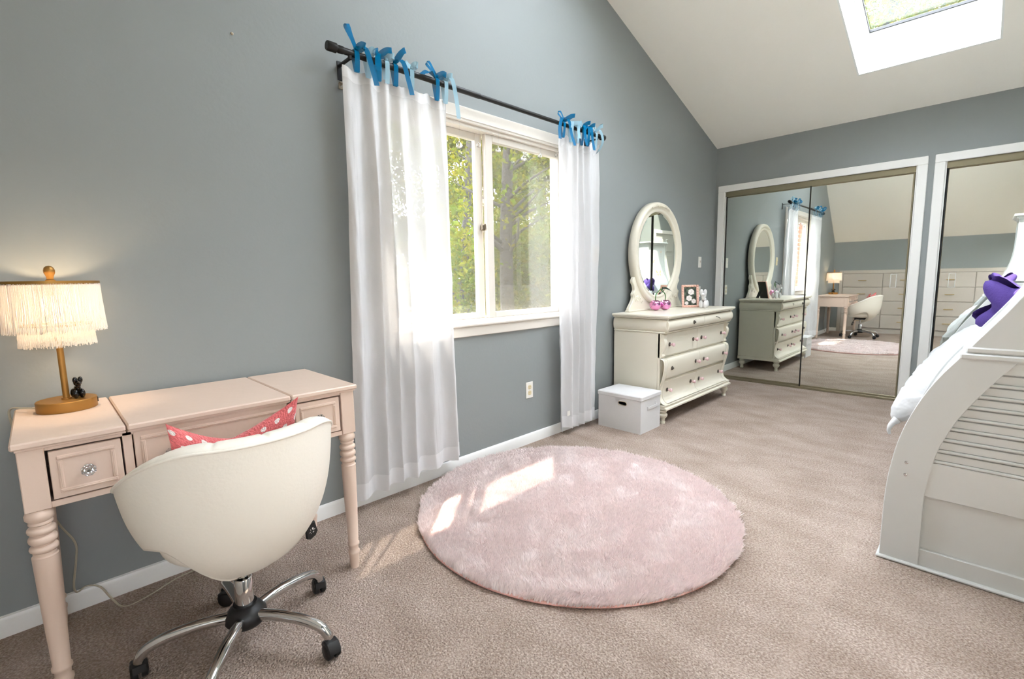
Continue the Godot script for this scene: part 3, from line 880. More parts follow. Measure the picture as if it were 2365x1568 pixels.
func chair() -> void:
	var cream := mat("chair_leather", Color.WHITE)
	var o := thing("swivel_chair", "cream leather tub chair on a chrome five-star base at the desk", "chair", Vector3(-5.01, 0, 0.64), deg_to_rad(4))
	var chrome := mat("chrome", Color.WHITE)
	var blk := mat("black_plastic", Color.WHITE)
	# base
	part(o, "hub", mb().lathe(Vector3.ZERO, [Vector2(0, 0.085), Vector2(0.05, 0.085), Vector2(0.06, 0.1), Vector2(0.058, 0.12), Vector2(0.045, 0.137), Vector2(0.034, 0.145), Vector2(0.034, 0.152), Vector2(0, 0.152)], 28), blk)
	part(o, "column", mb().lathe(Vector3.ZERO, [Vector2(0, 0.14), Vector2(0.0265, 0.14), Vector2(0.0265, 0.235), Vector2(0.024, 0.238), Vector2(0.0145, 0.24), Vector2(0.0145, 0.36), Vector2(0, 0.36)], 28), chrome)
	for i in 5:
		var t := deg_to_rad(62.0 - 4.0 + 72.0 * i)
		var dir := Vector3(cos(t), 0, sin(t))
		var arm := mb()
		var pts := []
		for p: Vector2 in smooth_line([Vector2(0.035, 0.112), Vector2(0.12, 0.117), Vector2(0.2, 0.11), Vector2(0.252, 0.094), Vector2(0.275, 0.072), Vector2(0.281, 0.056)], 4):
			pts.append(dir * p.x + Vector3(0, p.y, 0))
		var rad := []
		for k in pts.size():
			rad.append(lerpf(0.0175, 0.0135, float(k) / pts.size()))
		arm.tube(pts, rad, 16)
		part(o, "arm", arm, chrome)
		# twin-wheel caster
		var ct := t + [0.6, -0.4, 1.3, 2.2, -1.1][i] as float
		var side := Vector3(-sin(ct), 0, cos(ct))
		var fwd := Vector3(cos(ct), 0, sin(ct))
		var at := dir * 0.281
		var cb := mb()
		for s: float in [-1.0, 1.0]:
			cb.xf = Transform3D(Basis(fwd, side * s, fwd.cross(side * s)), at + Vector3(0, 0.026, 0) + fwd * 0.012)
			cb.lathe(Vector3.ZERO, [Vector2(0, 0.004), Vector2(0.024, 0.004), Vector2(0.026, 0.007), Vector2(0.025, 0.018), Vector2(0.019, 0.022), Vector2(0, 0.022)], 22)
		cb.xf = Transform3D.IDENTITY
		var caster := part(o, "caster", cb, blk)
		var hood := mb()
		hood.xf = Transform3D(Basis(fwd, Vector3.UP, fwd.cross(Vector3.UP)), at + fwd * 0.01)
		hood.extrude([Vector2(-0.026, 0.03), Vector2(-0.022, 0.05), Vector2(-0.008, 0.058), Vector2(0.012, 0.056), Vector2(0.026, 0.042), Vector2(0.03, 0.026), Vector2(0.01, 0.036), Vector2(-0.01, 0.036)], -0.02, 0.02, 0.004)
		hood.xf = Transform3D.IDENTITY
		hood.tube([at + Vector3(0, 0.05, 0), at + Vector3(0, 0.066, 0)], 0.009, 10)
		part(caster, "hood", hood, blk)
	# mechanism and lever
	part(o, "tilt_mechanism", mb().box(Vector3(-0.075, 0.325, -0.08), Vector3(0.075, 0.362, 0.08), 0.01), blk)
	var lever := part(o, "height_lever", mb().tube([Vector3(0.05, 0.335, -0.03), Vector3(0.16, 0.33, -0.05), Vector3(0.225, 0.3, -0.055)], 0.006, 8), blk)
	var paddle := mb()
	paddle.xf = Transform3D(Basis.from_euler(Vector3(0.2, 0.3, 0.3)), Vector3(0.25, 0.265, -0.055))
	paddle.extrude([Vector2(-0.02, 0.03), Vector2(0.0, 0.035), Vector2(0.02, 0.03), Vector2(0.024, -0.02), Vector2(0.012, -0.034), Vector2(-0.012, -0.034), Vector2(-0.024, -0.02)], -0.005, 0.005, 0.002)
	part(lever, "paddle", paddle, blk)
	var pm := mb()
	pm.xf = paddle.xf
	for k in 6:
		var t := TAU * k / 6.0
		pm.box(Vector3(cos(t) * 0.006 - 0.001, sin(t) * 0.006 - 0.001, 0.0051), Vector3(cos(t) * 0.013 + 0.001, sin(t) * 0.013 + 0.001, 0.0056))
	part(lever, "printed_arrows", pm, mat("plate_white", Color.WHITE))
	# seat cushion
	var seat := mb()
	seat.surf(func(u, v):
		var t: float = u * TAU
		var r: float = 0.2 * pow(sin(PI * clampf(v, 0.0, 1.0)), 0.35)
		var y := 0.42 + 0.062 * cos(v * PI)
		return Vector3(r * cos(t), y, r * sin(t) * (0.92 if sin(t) > 0 else 1.15)), 40, 16)
	part(o, "seat", seat, cream)
	# tub shell: outer skin, inner skin with channels, rolled top with piping
	var A := 2.15
	var top := func(a: float) -> float:
		var f := absf(a) / A
		return lerpf(0.742, 0.575, smoothstep(0.25, 1.0, f))
	var bottom := func(a: float) -> float:
		var f := absf(a) / A
		return lerpf(0.276, 0.475, smoothstep(0.2, 0.5, f)) - 0.075 * smoothstep(0.5, 1.0, f)
	var outer := func(a: float, y: float) -> Vector3:
		var v := clampf((y - 0.272) / 0.47, 0.0, 1.0)
		var r := 0.26 * pow(1.0 - pow(1.0 - v, 3.4), 0.55) + 0.03 * v
		return Vector3(sin(a) * r, y, cos(a) * (r + 0.008))
	var sk := mb()
	sk.surf(func(u, v):
		var a: float = lerpf(-A, A, u)
		var y: float = lerpf(bottom.call(a), top.call(a), v)
		return outer.call(a, y), 72, 26)
	part(o, "back_shell", sk, cream)
	var th := 0.058
	var ins := mb()
	ins.surf(func(u, v):
		var a: float = lerpf(-A, A, u)
		var y: float = lerpf(maxf(bottom.call(a), 0.4), top.call(a) + 0.002, v)
		var p: Vector3 = outer.call(a, y)
		var ch: float = 0.012 * absf(sin(a * 7.0 + PI / 2))
		var n := Vector3(sin(a), 0, cos(a))
		return p - n * (th + ch - 0.008), 150, 16)
	part(o, "padded_lining", ins, cream)
	var roll := mb()
	roll.surf(func(u, v):
		var a: float = lerpf(-A, A, u)
		var y: float = top.call(a)
		var p: Vector3 = outer.call(a, y)
		var n := Vector3(sin(a), 0, cos(a))
		var q: float = v * PI
		var seam: float = 1.0 - 0.3 * pow(absf(cos(a * 7.0)), 60.0)
		return p - n * (th / 2.0 - cos(q) * th / 2.0) + Vector3(0, sin(q) * 0.016 * seam, 0), 300, 8)
	roll.surf(func(u, v):
		var a: float = lerpf(-A, A, u)
		var y: float = bottom.call(a)
		var p: Vector3 = outer.call(a, y)
		var n := Vector3(sin(a), 0, cos(a))
		var q: float = v * PI
		return p - n * (th / 2.0 - cos(q) * th / 2.0) - Vector3(0, sin(q) * 0.016, 0), 72, 6)
	for s: float in [-1.0, 1.0]:
		roll.surf(func(u, v):
			var a: float = s * A
			var y: float = lerpf(bottom.call(a), top.call(a), u)
			var p: Vector3 = outer.call(a, y)
			var n := Vector3(sin(a), 0, cos(a))
			var tg := Vector3(cos(a), 0, -sin(a)) * s
			var q: float = v * PI
			return p - n * (th / 2.0 - cos(q) * th / 2.0) + tg * sin(q) * 0.02, 14, 8)
	part(o, "rolled_edge", roll, cream)
	var pipe := []
	for i in 61:
		var a := lerpf(-A, A, i / 60.0)
		pipe.append(outer.call(a, top.call(a)) + Vector3(sin(a), 0, cos(a)) * 0.001)
	part(o, "piping", mb().tube(pipe, 0.0042, 8), cream)
	# spotted cushion leaning on the back
	var img := Image.create(512, 512, false, Image.FORMAT_RGB8)
	img.fill(rgb(226, 112, 112))
	for j in 9:
		for i in 9:
			var c := Vector2((i + (0.5 if j % 2 else 0.0)) * 58.0 + 10, j * 58.0 + 20) + Vector2(rng.randf_range(-3, 3), rng.randf_range(-3, 3))
			for y in range(maxi(0, int(c.y) - 16), mini(512, int(c.y) + 16)):
				for x in range(maxi(0, int(c.x) - 16), mini(512, int(c.x) + 16)):
					if Vector2(x, y).distance_to(c) < 11.5 + 0.8 * sin(atan2(y - c.y, x - c.x) * 3.0 + i):
						img.set_pixel(x, y, rgb(248, 236, 230))
	var pmat := mat("spotted_fleece", Color.WHITE, 0.95)
	pmat.albedo_texture = ImageTexture.create_from_image(img)
	pmat.rim_enabled = true
	pmat.rim = 0.4
	pmat.heightmap_enabled = true
	pmat.heightmap_texture = noise_tex("fleece", 0.08, 3, 512)
	pmat.heightmap_scale = 0.5
	var cu := thing("spotted_cushion", "coral pink fleece cushion with white spots on the cream chair", "cushion", Vector3(-5.025, 0.652, 0.745), deg_to_rad(6))
	var cm := mb()
	for s: float in [-1.0, 1.0]:
		cm.surf(func(u, v):
			var x: float = (u - 0.5) * 2.0
			var y: float = (v - 0.5) * 2.0
			var puff: float = 0.062 * pow(maxf(0.0, (1.0 - x * x) * (1.0 - y * y)), 0.55)
			var px: float = x * 0.168 * (1.0 - 0.08 * (1.0 - y * y))
			var py: float = y * 0.165 * (1.0 - 0.10 * (1.0 - x * x)) - 0.085 * (1.0 - pow(absf(x), 1.3)) * maxf(0.0, y)
			return Vector3(px * s, py, s * puff + 0.03 * x * x - 0.15 * (0.19 + py) * 0.0) , 40, 40, true)
	var cp := part(cu, "cover", cm, pmat)
	cp.rotation.x = 0.16

# ------------------------------------------------------------------ curtains
func ribbon_strip(b: MB, line: Array, across: Vector3, w: float) -> void:
	var n := line.size()
	b.soft()
	for i in n - 1:
		var p: Vector3 = line[i]
		var q: Vector3 = line[i + 1]
		var t := (q - p).normalized()
		var a := (across - t * across.dot(t)).normalized() * w / 2.0
		var t2: Vector3 = (line[mini(i + 2, n - 1)] - q).normalized() if i < n - 2 else t
		var a2 := (across - t2 * across.dot(t2)).normalized() * w / 2.0
		b.quad(p - a, p + a, q + a2, q - a2)

func bow(parent: Node3D, x: float, ytop: float, pale: bool, loops: Array, tails: Array, strap := true) -> void:
	# a ribbon tied round the rod at x and down to the curtain's top at ytop
	var b := mb()
	var ry := 2.172
	var rz := 0.11
	var r := 0.0185
	if strap:
		for s: float in [-1.0, 1.0]:
			var line := []
			for i in 9:
				var t := PI / 2 * i / 8.0
				line.append(Vector3(x, ry + r * cos(t), rz + s * r * sin(t)))
			line.append(Vector3(x + 0.002, (ry + ytop) / 2.0, rz + s * 0.014))
			line.append(Vector3(x + 0.004, ytop - 0.012, rz + 0.004 * s))
			ribbon_strip(b, line, Vector3.RIGHT, 0.024)
	var knot := Vector3(x, ry + r + 0.004, rz + 0.008)
	b.ball(knot, Vector3(0.01, 0.007, 0.009), 10, 6)
	for l: Vector3 in loops:
		# a loop that goes out to l and back
		var nrm := Vector3(-l.y, l.x, 0.0).normalized()
		var out := smooth_line([knot, knot + l * 0.5 + Vector3(0, 0, 0.016) + nrm * 0.008, knot + l * 0.92 + Vector3(0, 0, 0.012), knot + l, knot + l * 0.92 - Vector3(0, 0, 0.012), knot + l * 0.5 - Vector3(0, 0, 0.014) - nrm * 0.006, knot], 4)
		ribbon_strip(b, out, nrm + Vector3(0, 0, 0.35) + l.normalized() * 0.3, 0.025)
	for l: Vector3 in tails:
		var out := smooth_line([knot, knot + Vector3(l.x * 0.5, 0.004, 0.02), knot + Vector3(l.x * 0.85, l.y * 0.5, 0.026), knot + Vector3(l.x, l.y, l.z + 0.02)], 5)
		ribbon_strip(b, out, Vector3(1, 0.2, 0.15), 0.025)
	part(parent, "ribbon_tie", b, mat("ribbon_pale" if pale else "ribbon_teal", Color.WHITE))

func curtain(label: String, xl0: float, xr0: float, xl1: float, xr1: float, folds: float, seed_: int, ybot: float, rise: float, tops: Callable) -> Node3D:
	var o := thing("sheer_curtain", label, "curtain")
	var nz := FastNoiseLite.new()
	nz.seed = seed_
	nz.frequency = 1.0
	var f := func(u: float, v: float, off: float) -> Vector3:
		var x := lerpf(lerpf(xl0, xl1, v), lerpf(xr0, xr1, v), u)
		var ph := TAU * folds * (u + 0.045 * sin(u * 9.0 + seed_)) + 0.5 * sin(v * 2.4 + seed_)
		var am := lerpf(0.016, 0.034, smoothstep(0.0, 0.35, v)) * (0.75 + 0.5 * nz.get_noise_2d(u * 3.0, v * 1.4))
		var z := 0.092 + am * (sin(ph) + 0.22 * sin(2.0 * ph + 0.7)) + 0.008 * nz.get_noise_2d(u * 5.0 + 9.0, v * 5.0)
		x += 0.010 * sin(ph * 1.0 + 1.3) * smoothstep(0.0, 0.3, v) + 0.012 * nz.get_noise_2d(u + 30.0, v * 2.0) * v
		var y := lerpf(tops.call(u), ybot + rise * u + 0.012 * nz.get_noise_2d(u * 4.0, 7.0), v)
		return Vector3(x, y, maxf(0.035, z + off))
	part(o, "cloth", mb().surf(func(u, v): return f.call(u, v, 0.0), 170, 60), mat("sheer", Color.WHITE))
	part(o, "hem", mb().surf(func(u, v): return f.call(u, lerpf(0.958, 1.0, v), 0.002), 170, 3), mat("hem", Color.WHITE))
	part(o, "heading", mb().surf(func(u, v): return f.call(u, lerpf(0.0, 0.024, v), 0.002), 170, 2), mat("hem", Color.WHITE))
	return o

func curtains() -> void:
	var bm := mat("black_metal", Color.WHITE)
	var rod := thing("curtain_rod", "black metal curtain rod above the window with a thicker half over the wide curtain", "curtain rod", Vector3.ZERO)
	part(rod, "outer_tube", mb().tube([Vector3(-4.33, 2.172, 0.11), Vector3(-3.5, 2.172, 0.11)], 0.0145, 20), bm)
	part(rod, "inner_tube", mb().tube([Vector3(-3.5, 2.172, 0.11), Vector3(-2.33, 2.172, 0.11)], 0.0125, 20), bm)
	for s: float in [-1.0, 1.0]:
		var x := -4.325 if s < 0 else -2.335
		var c := mb()
		c.xf = Transform3D(Basis(Vector3(0, 1, 0), Vector3(s, 0, 0), Vector3(0, 0, -s)), Vector3(x, 2.172, 0.11))
		c.lathe(Vector3.ZERO, [Vector2(0.0165, -0.02), Vector2(0.0165, 0.0), Vector2(0.0145, 0.003), Vector2(0.0145, 0.008), Vector2(0.0205, 0.011), Vector2(0.0205, 0.05), Vector2(0.018, 0.053), Vector2(0, 0.053)], 28)
		part(rod, "finial", c, bm)
		var b := mb()
		var bx := -4.272 if s < 0 else -2.37
		b.box(Vector3(bx - 0.011, 2.085, 0.0), Vector3(bx + 0.011, 2.17, 0.004), 0.001)
		b.box(Vector3(bx - 0.009, 2.146, 0.004), Vector3(bx + 0.009, 2.152, 0.11), 0.001)
		b.lathe(Vector3(bx, 2.15, 0.11), [Vector2(0.009, -0.006), Vector2(0.009, 0.009), Vector2(0, 0.009)], 12)
		part(rod, "bracket", b, bm)
	var L := curtain("long white sheer curtain hanging beside the pink desk, tied with blue ribbons", -4.305, -3.718, -4.36, -3.69, 6.0, 3, 0.07, 0.045, func(u): return 2.118 - 0.018 * pow(sin(u * PI * 5.0), 2.0) - 0.012 * u)
	var R := curtain("narrow white sheer curtain hanging beside the dresser, tied with blue ribbons", -2.80, -2.335, -2.80, -2.345, 5.2, 8, 0.05, 0.0, func(u): return 2.115 - 0.03 * pow(sin(u * PI * 5.0), 2.0))
	bow(L, -4.245, 2.11, false, [Vector3(-0.055, 0.075, 0.03), Vector3(0.035, 0.012, 0.02)], [Vector3(0.075, -0.15, 0.02)])
	bow(L, -4.187, 2.1, true, [Vector3(-0.03, 0.03, 0.0), Vector3(0.035, 0.012, 0.0)], [])
	bow(L, -4.135, 2.1, false, [Vector3(-0.025, 0.018, 0.02), Vector3(0.06, 0.035, 0.02)], [Vector3(-0.02, -0.075, 0.01)])
	bow(L, -4.092, 2.1, true, [Vector3(0.035, 0.016, 0.01)], [])
	bow(L, -4.045, 2.1, false, [Vector3(0.045, 0.06, 0.02)], [Vector3(0.065, -0.145, 0.02)])
	bow(L, -3.955, 2.095, true, [Vector3(-0.04, 0.014, 0.0), Vector3(0.03, 0.012, 0.01)], [])
	bow(L, -3.80, 2.092, false, [Vector3(-0.07, 0.045, 0.02), Vector3(0.05, 0.014, 0.01)], [Vector3(-0.115, -0.03, 0.02)])
	bow(L, -3.745, 2.09, true, [Vector3(0.035, 0.02, 0.01)], [Vector3(0.06, -0.19, 0.01)])
	bow(R, -2.765, 2.1, false, [Vector3(-0.06, 0.04, 0.01), Vector3(0.09, 0.045, 0.02)], [Vector3(-0.085, -0.14, 0.02), Vector3(0.06, -0.16, 0.03)])
	bow(R, -2.68, 2.085, true, [Vector3(0.075, -0.01, 0.03)], [Vector3(-0.03, -0.06, 0.0)])
	bow(R, -2.61, 2.09, true, [Vector3(0.03, 0.02, 0.0)], [Vector3(-0.03, -0.1, 0.02)])
	bow(R, -2.56, 2.085, false, [Vector3(0.06, 0.035, 0.02), Vector3(-0.03, 0.02, 0.0)], [Vector3(0.0, -0.13, 0.02)])
	bow(R, -2.49, 2.09, false, [Vector3(0.045, 0.03, 0.02), Vector3(-0.03, 0.01, 0.0)], [Vector3(0.02, -0.15, 0.02), Vector3(-0.03, -0.1, 0.0)])
	bow(R, -2.40, 2.09, true, [Vector3(-0.04, 0.045, 0.0), Vector3(0.05, 0.045, 0.02)], [Vector3(0.06, -0.14, -0.05)])
	part(R, "care_tag", mb().box(Vector3(-2.748, 0.16, 0.128), Vector3(-2.716, 0.195, 0.1285)), mat("plate_white", Color.WHITE))

# ------------------------------------------------------------------ rug
func rug() -> void:
	var o := thing("round_rug", "round pale pink shaggy rug on the carpet below the window", "rug", Vector3(-3.55, 0.0, 0.81))
	var R := 0.772
	part(o, "backing", mb().lathe(Vector3.ZERO, [Vector2(0, 0.001), Vector2(R - 0.012, 0.001), Vector2(R - 0.003, 0.004), Vector2(R, 0.009), Vector2(R - 0.003, 0.014), Vector2(R - 0.012, 0.016), Vector2(0, 0.016)], 120), mat("rug_binding", rgb(240, 188, 176), 0.9))
	# a tuft of eight tapering bent fibres
	var t := mb()
	for i in 8:
		var a := TAU * i / 8.0 + rng.randf()
		var root := Vector3(cos(a), 0, sin(a)) * rng.randf_range(0.0, 0.006)
		var lean := Vector3(cos(a + 0.8), 0, sin(a + 0.8)) * rng.randf_range(0.002, 0.012)
		var h := rng.randf_range(0.02, 0.036)
		var w := Vector3(-sin(a), 0, cos(a)) * 0.0026
		var p1 := root + lean * 0.3 + Vector3(0, h * 0.55, 0)
		var p2 := root + lean + Vector3(0, h, 0)
		t.soft()
		t.quad(root - w, root + w, p1 + w * 0.9, p1 - w * 0.9)
		t.tri(p1 - w * 0.9, p1 + w * 0.9, p2)
	var mm := MultiMesh.new()
	mm.transform_format = MultiMesh.TRANSFORM_3D
	mm.use_colors = true
	mm.mesh = t.done()
	var nz := FastNoiseLite.new()
	nz.seed = 21
	nz.frequency = 3.2
	var fine := FastNoiseLite.new()
	fine.seed = 4
	fine.frequency = 9.0
	var n := 30000
	mm.instance_count = n
	for i in n:
		var r := R * sqrt((i + 0.5) / n)
		var a := i * 2.399963
		r = minf(r + rng.randf_range(-0.004, 0.004), R - 0.004)
		var p := Vector3(r * cos(a), 0.012, r * sin(a))
		var f1 := nz.get_noise_2d(p.x, p.z)
		var f2 := fine.get_noise_2d(p.x, p.z)
		var tilt := 0.4 + 0.6 * f1 + 0.85 * f2
		var dir := TAU * (f1 * 1.1 + f2 * 0.35) + 0.4
		if r > R - 0.05:
			dir = lerp_angle(dir, -a, 0.6)
			tilt = 0.5
		var b := Basis(Vector3(sin(dir), 0, -cos(dir)).normalized(), -tilt) * Basis(Vector3.UP, rng.randf() * TAU)
		var sc := rng.randf_range(0.8, 1.15) * (1.0 + 0.25 * f2)
		mm.set_instance_transform(i, Transform3D(b.scaled(Vector3(sc, sc, sc)), p))
		var k := rng.randf_range(0.92, 1.06)
		mm.set_instance_color(i, Color(0.955 * k, 0.895 * k, 0.872 * k))
	var fur := MultiMeshInstance3D.new()
	fur.name = "shag_pile"
	fur.multimesh = mm
	var fm := mat("shag", Color.WHITE, 0.9)
	fm.vertex_color_use_as_albedo = true
	fm.backlight_enabled = true
	fm.backlight = Color(0.75, 0.68, 0.67)
	fm.specular_mode = BaseMaterial3D.SPECULAR_DISABLED
	fur.material_override = fm
	o.add_child(fur)
	fur.set_meta("kind", "stuff")

# ------------------------------------------------------------------ dresser and what stands on it
const DTOP := 0.856

func pull_knob(parent: Node3D, at: Vector3, crystal := true) -> void:
	var k := part(parent, "knob", mb().lathe(Vector3.ZERO, [Vector2(0, 0), Vector2(0.012, 0), Vector2(0.0165, 0.002), Vector2(0.0165, 0.005), Vector2(0.009, 0.008), Vector2(0.006, 0.012), Vector2(0, 0.012)], 14), mat("knob_pewter", rgb(96, 90, 82), 0.4, 0.7))
	k.position = at
	k.rotation.x = PI / 2
	if crystal:
		part(k, "pink_crystal", mb().lathe(Vector3.ZERO, [Vector2(0.006, 0.012), Vector2(0.008, 0.018), Vector2(0.014, 0.03), Vector2(0.015, 0.04), Vector2(0.011, 0.046), Vector2(0, 0.047)], 8, 0.0, true), mat("pink_crystal", rgb(236, 202, 204), 0.08))
	else:
		part(k, "ring", mb().lathe(Vector3.ZERO, [Vector2(0.007, 0.012), Vector2(0.009, 0.014), Vector2(0.007, 0.016)], 12), mat("knob_pewter", Color.WHITE))

func dresser() -> void:
	var m := mat("cream_paint", Color.WHITE)
	var o := thing("dresser", "cream painted dresser with curved drawer fronts and pink crystal knobs", "dresser", Vector3(-1.375, 0, 0))
	var hw := 0.63
	# top
	var top := mb()
	top.box(Vector3(-hw - 0.025, DTOP - 0.02, 0.022), Vector3(hw + 0.025, DTOP, 0.525), 0.005)
	top.box(Vector3(-hw - 0.012, DTOP - 0.032, 0.026), Vector3(hw + 0.012, DTOP - 0.02, 0.512), 0.004)
	part(o, "top", top, m)
	# sleigh moulding below the top, wrapping the ends
	var roll := []
	for i in 13:
		var q := -PI / 2 + PI * i / 12.0
		roll.append(Vector2(0.012 + 0.022 * cos(q), 0.773 + 0.048 * sin(q)))
	var sm := mb()
	for s: float in [-1.0, 1.0]:
		var poly := [Vector2(s * (hw - 0.03), 0.725)]
		for p: Vector2 in roll:
			poly.append(Vector2(s * (hw - 0.025 + p.x), p.y))
		poly.append(Vector2(s * (hw - 0.03), 0.822))
		sm.extrude(poly, 0.028, 0.498)
	sm.box(Vector3(-hw - 0.004, 0.714, 0.028), Vector3(hw + 0.004, 0.726, 0.49), 0.004)
	part(o, "frieze", sm, m)
	# case with bombe corner stiles
	part(o, "case", mb().box(Vector3(-hw + 0.006, 0.135, 0.028), Vector3(hw - 0.006, 0.82, 0.435), 0.003), m)
	for s: float in [-1.0, 1.0]:
		part(o, "side_panel", mb().box(Vector3(s * (hw - 0.008), 0.15, 0.03), Vector3(s * (hw), 0.714, 0.425), 0.003).box(Vector3(s * (hw - 0.01), 0.135, 0.426), Vector3(s * hw, 0.714, 0.446), 0.003), m)
	var curve := smooth_line([Vector2(0.452, 0.518), Vector2(0.478, 0.505), Vector2(0.487, 0.475), Vector2(0.485, 0.43), Vector2(0.474, 0.37), Vector2(0.458, 0.31), Vector2(0.446, 0.26), Vector2(0.444, 0.22), Vector2(0.454, 0.185), Vector2(0.476, 0.165), Vector2(0.5, 0.152)], 4)
	for s: float in [-1.0, 1.0]:
		var poly := [Vector2(0.4, 0.15), Vector2(0.4, 0.518)]
		poly.append_array(curve)
		part(o, "corner_stile", mb().extrude_x(poly, s * hw - (0.0 if s < 0 else 0.055), s * hw + (0.055 if s < 0 else 0.0), 0.004), m)
		# scrolled bracket beside the second row of drawers
		var br := mb()
		br.box(Vector3(s * hw, 0.52, 0.42), Vector3(s * (hw - 0.055), 0.714, 0.452), 0.004)
		var scroll := smooth_line([Vector2(0.452, 0.71), Vector2(0.482, 0.7), Vector2(0.474, 0.672), Vector2(0.486, 0.64), Vector2(0.476, 0.59), Vector2(0.46, 0.555), Vector2(0.468, 0.535), Vector2(0.45, 0.522)], 4)
		var sp := [Vector2(0.44, 0.522), Vector2(0.44, 0.71)]
		sp.append_array(scroll)
		br.extrude_x(sp, s * (hw - 0.048) if s > 0 else -hw + 0.008, s * (hw - 0.008) if s > 0 else -hw + 0.048, 0.004)
		part(o, "bracket", br, m)
	# base moulding
	part(o, "base_moulding", mb().extrude_x([Vector2(0.03, 0.115), Vector2(0.515, 0.115), Vector2(0.515, 0.126), Vector2(0.5, 0.132), Vector2(0.495, 0.142), Vector2(0.505, 0.15), Vector2(0.03, 0.15)], -hw - 0.008, hw + 0.008, 0.002), m)
	# drawers: two to a row
	for s: float in [-1.0, 1.0]:
		var x0 := -hw + 0.004 if s < 0 else 0.0015
		var x1 := -0.0015 if s < 0 else hw - 0.004
		var poly := [Vector2(0.44, 0.73), Vector2(0.44, 0.816)]
		for i in 13:
			var q := PI / 2 - PI * i / 12.0
			poly.append(Vector2(0.488 + 0.028 * cos(q), 0.773 + 0.043 * sin(q)))
		var d := part(o, "drawer", mb().extrude_x(poly, x0, x1, 0.002), m)
		if s < 0:
			pull_knob(d, Vector3(-0.2, 0.773, 0.515), false)
		else:
			part(d, "bent_wire_pull", mb().tube([Vector3(0.24, 0.79, 0.51), Vector3(0.235, 0.788, 0.53), Vector3(0.28, 0.772, 0.535)], 0.003, 6), mat("knob_pewter", Color.WHITE))
		x0 = -hw + 0.062 if s < 0 else 0.0015
		x1 = -0.0015 if s < 0 else hw - 0.062
		d = part(o, "drawer", mb().box(Vector3(x0, 0.53, 0.435), Vector3(x1, 0.705, 0.456), 0.004), m)
		for k: float in [0.08, 0.5]:
			pull_knob(d, Vector3(s * k, 0.617, 0.456))
		for row: Array in [[0.34, 0.512, 0.43, 0], [0.157, 0.336, 0.25, 1]]:
			poly = [Vector2(0.41, row[1]), Vector2(0.41, row[0])]
			var c2 := []
			for p: Vector2 in curve:
				if p.y <= row[1] and p.y >= row[0]:
					c2.append(Vector2(p.x - 0.002, p.y))
			c2.reverse()
			poly.append_array(c2)
			d = part(o, "drawer", mb().extrude_x(poly, x0, x1, 0.002), m)
			for k: float in [0.08, 0.5]:
				pull_knob(d, Vector3(s * k, row[2], 0.482 if row[3] == 0 else 0.443), not (s < 0 and k > 0.3 and row[3] == 0))
	# bun feet
	var fp := [Vector2(0, 0), Vector2(0.019, 0), Vector2(0.02, 0.018), Vector2(0.017, 0.022), Vector2(0.019, 0.04), Vector2(0.033, 0.056), Vector2(0.037, 0.07), Vector2(0.033, 0.082), Vector2(0.022, 0.088), Vector2(0.03, 0.094), Vector2(0.032, 0.104), Vector2(0.026, 0.11), Vector2(0.03, 0.115), Vector2(0, 0.115)]
	var foot := mb().lathe(Vector3.ZERO, fp, 24).done()
	for x: float in [-hw + 0.03, hw - 0.03]:
		for z: float in [0.075, 0.465]:
			part(o, "foot", foot, m).position = Vector3(x, 0, z)

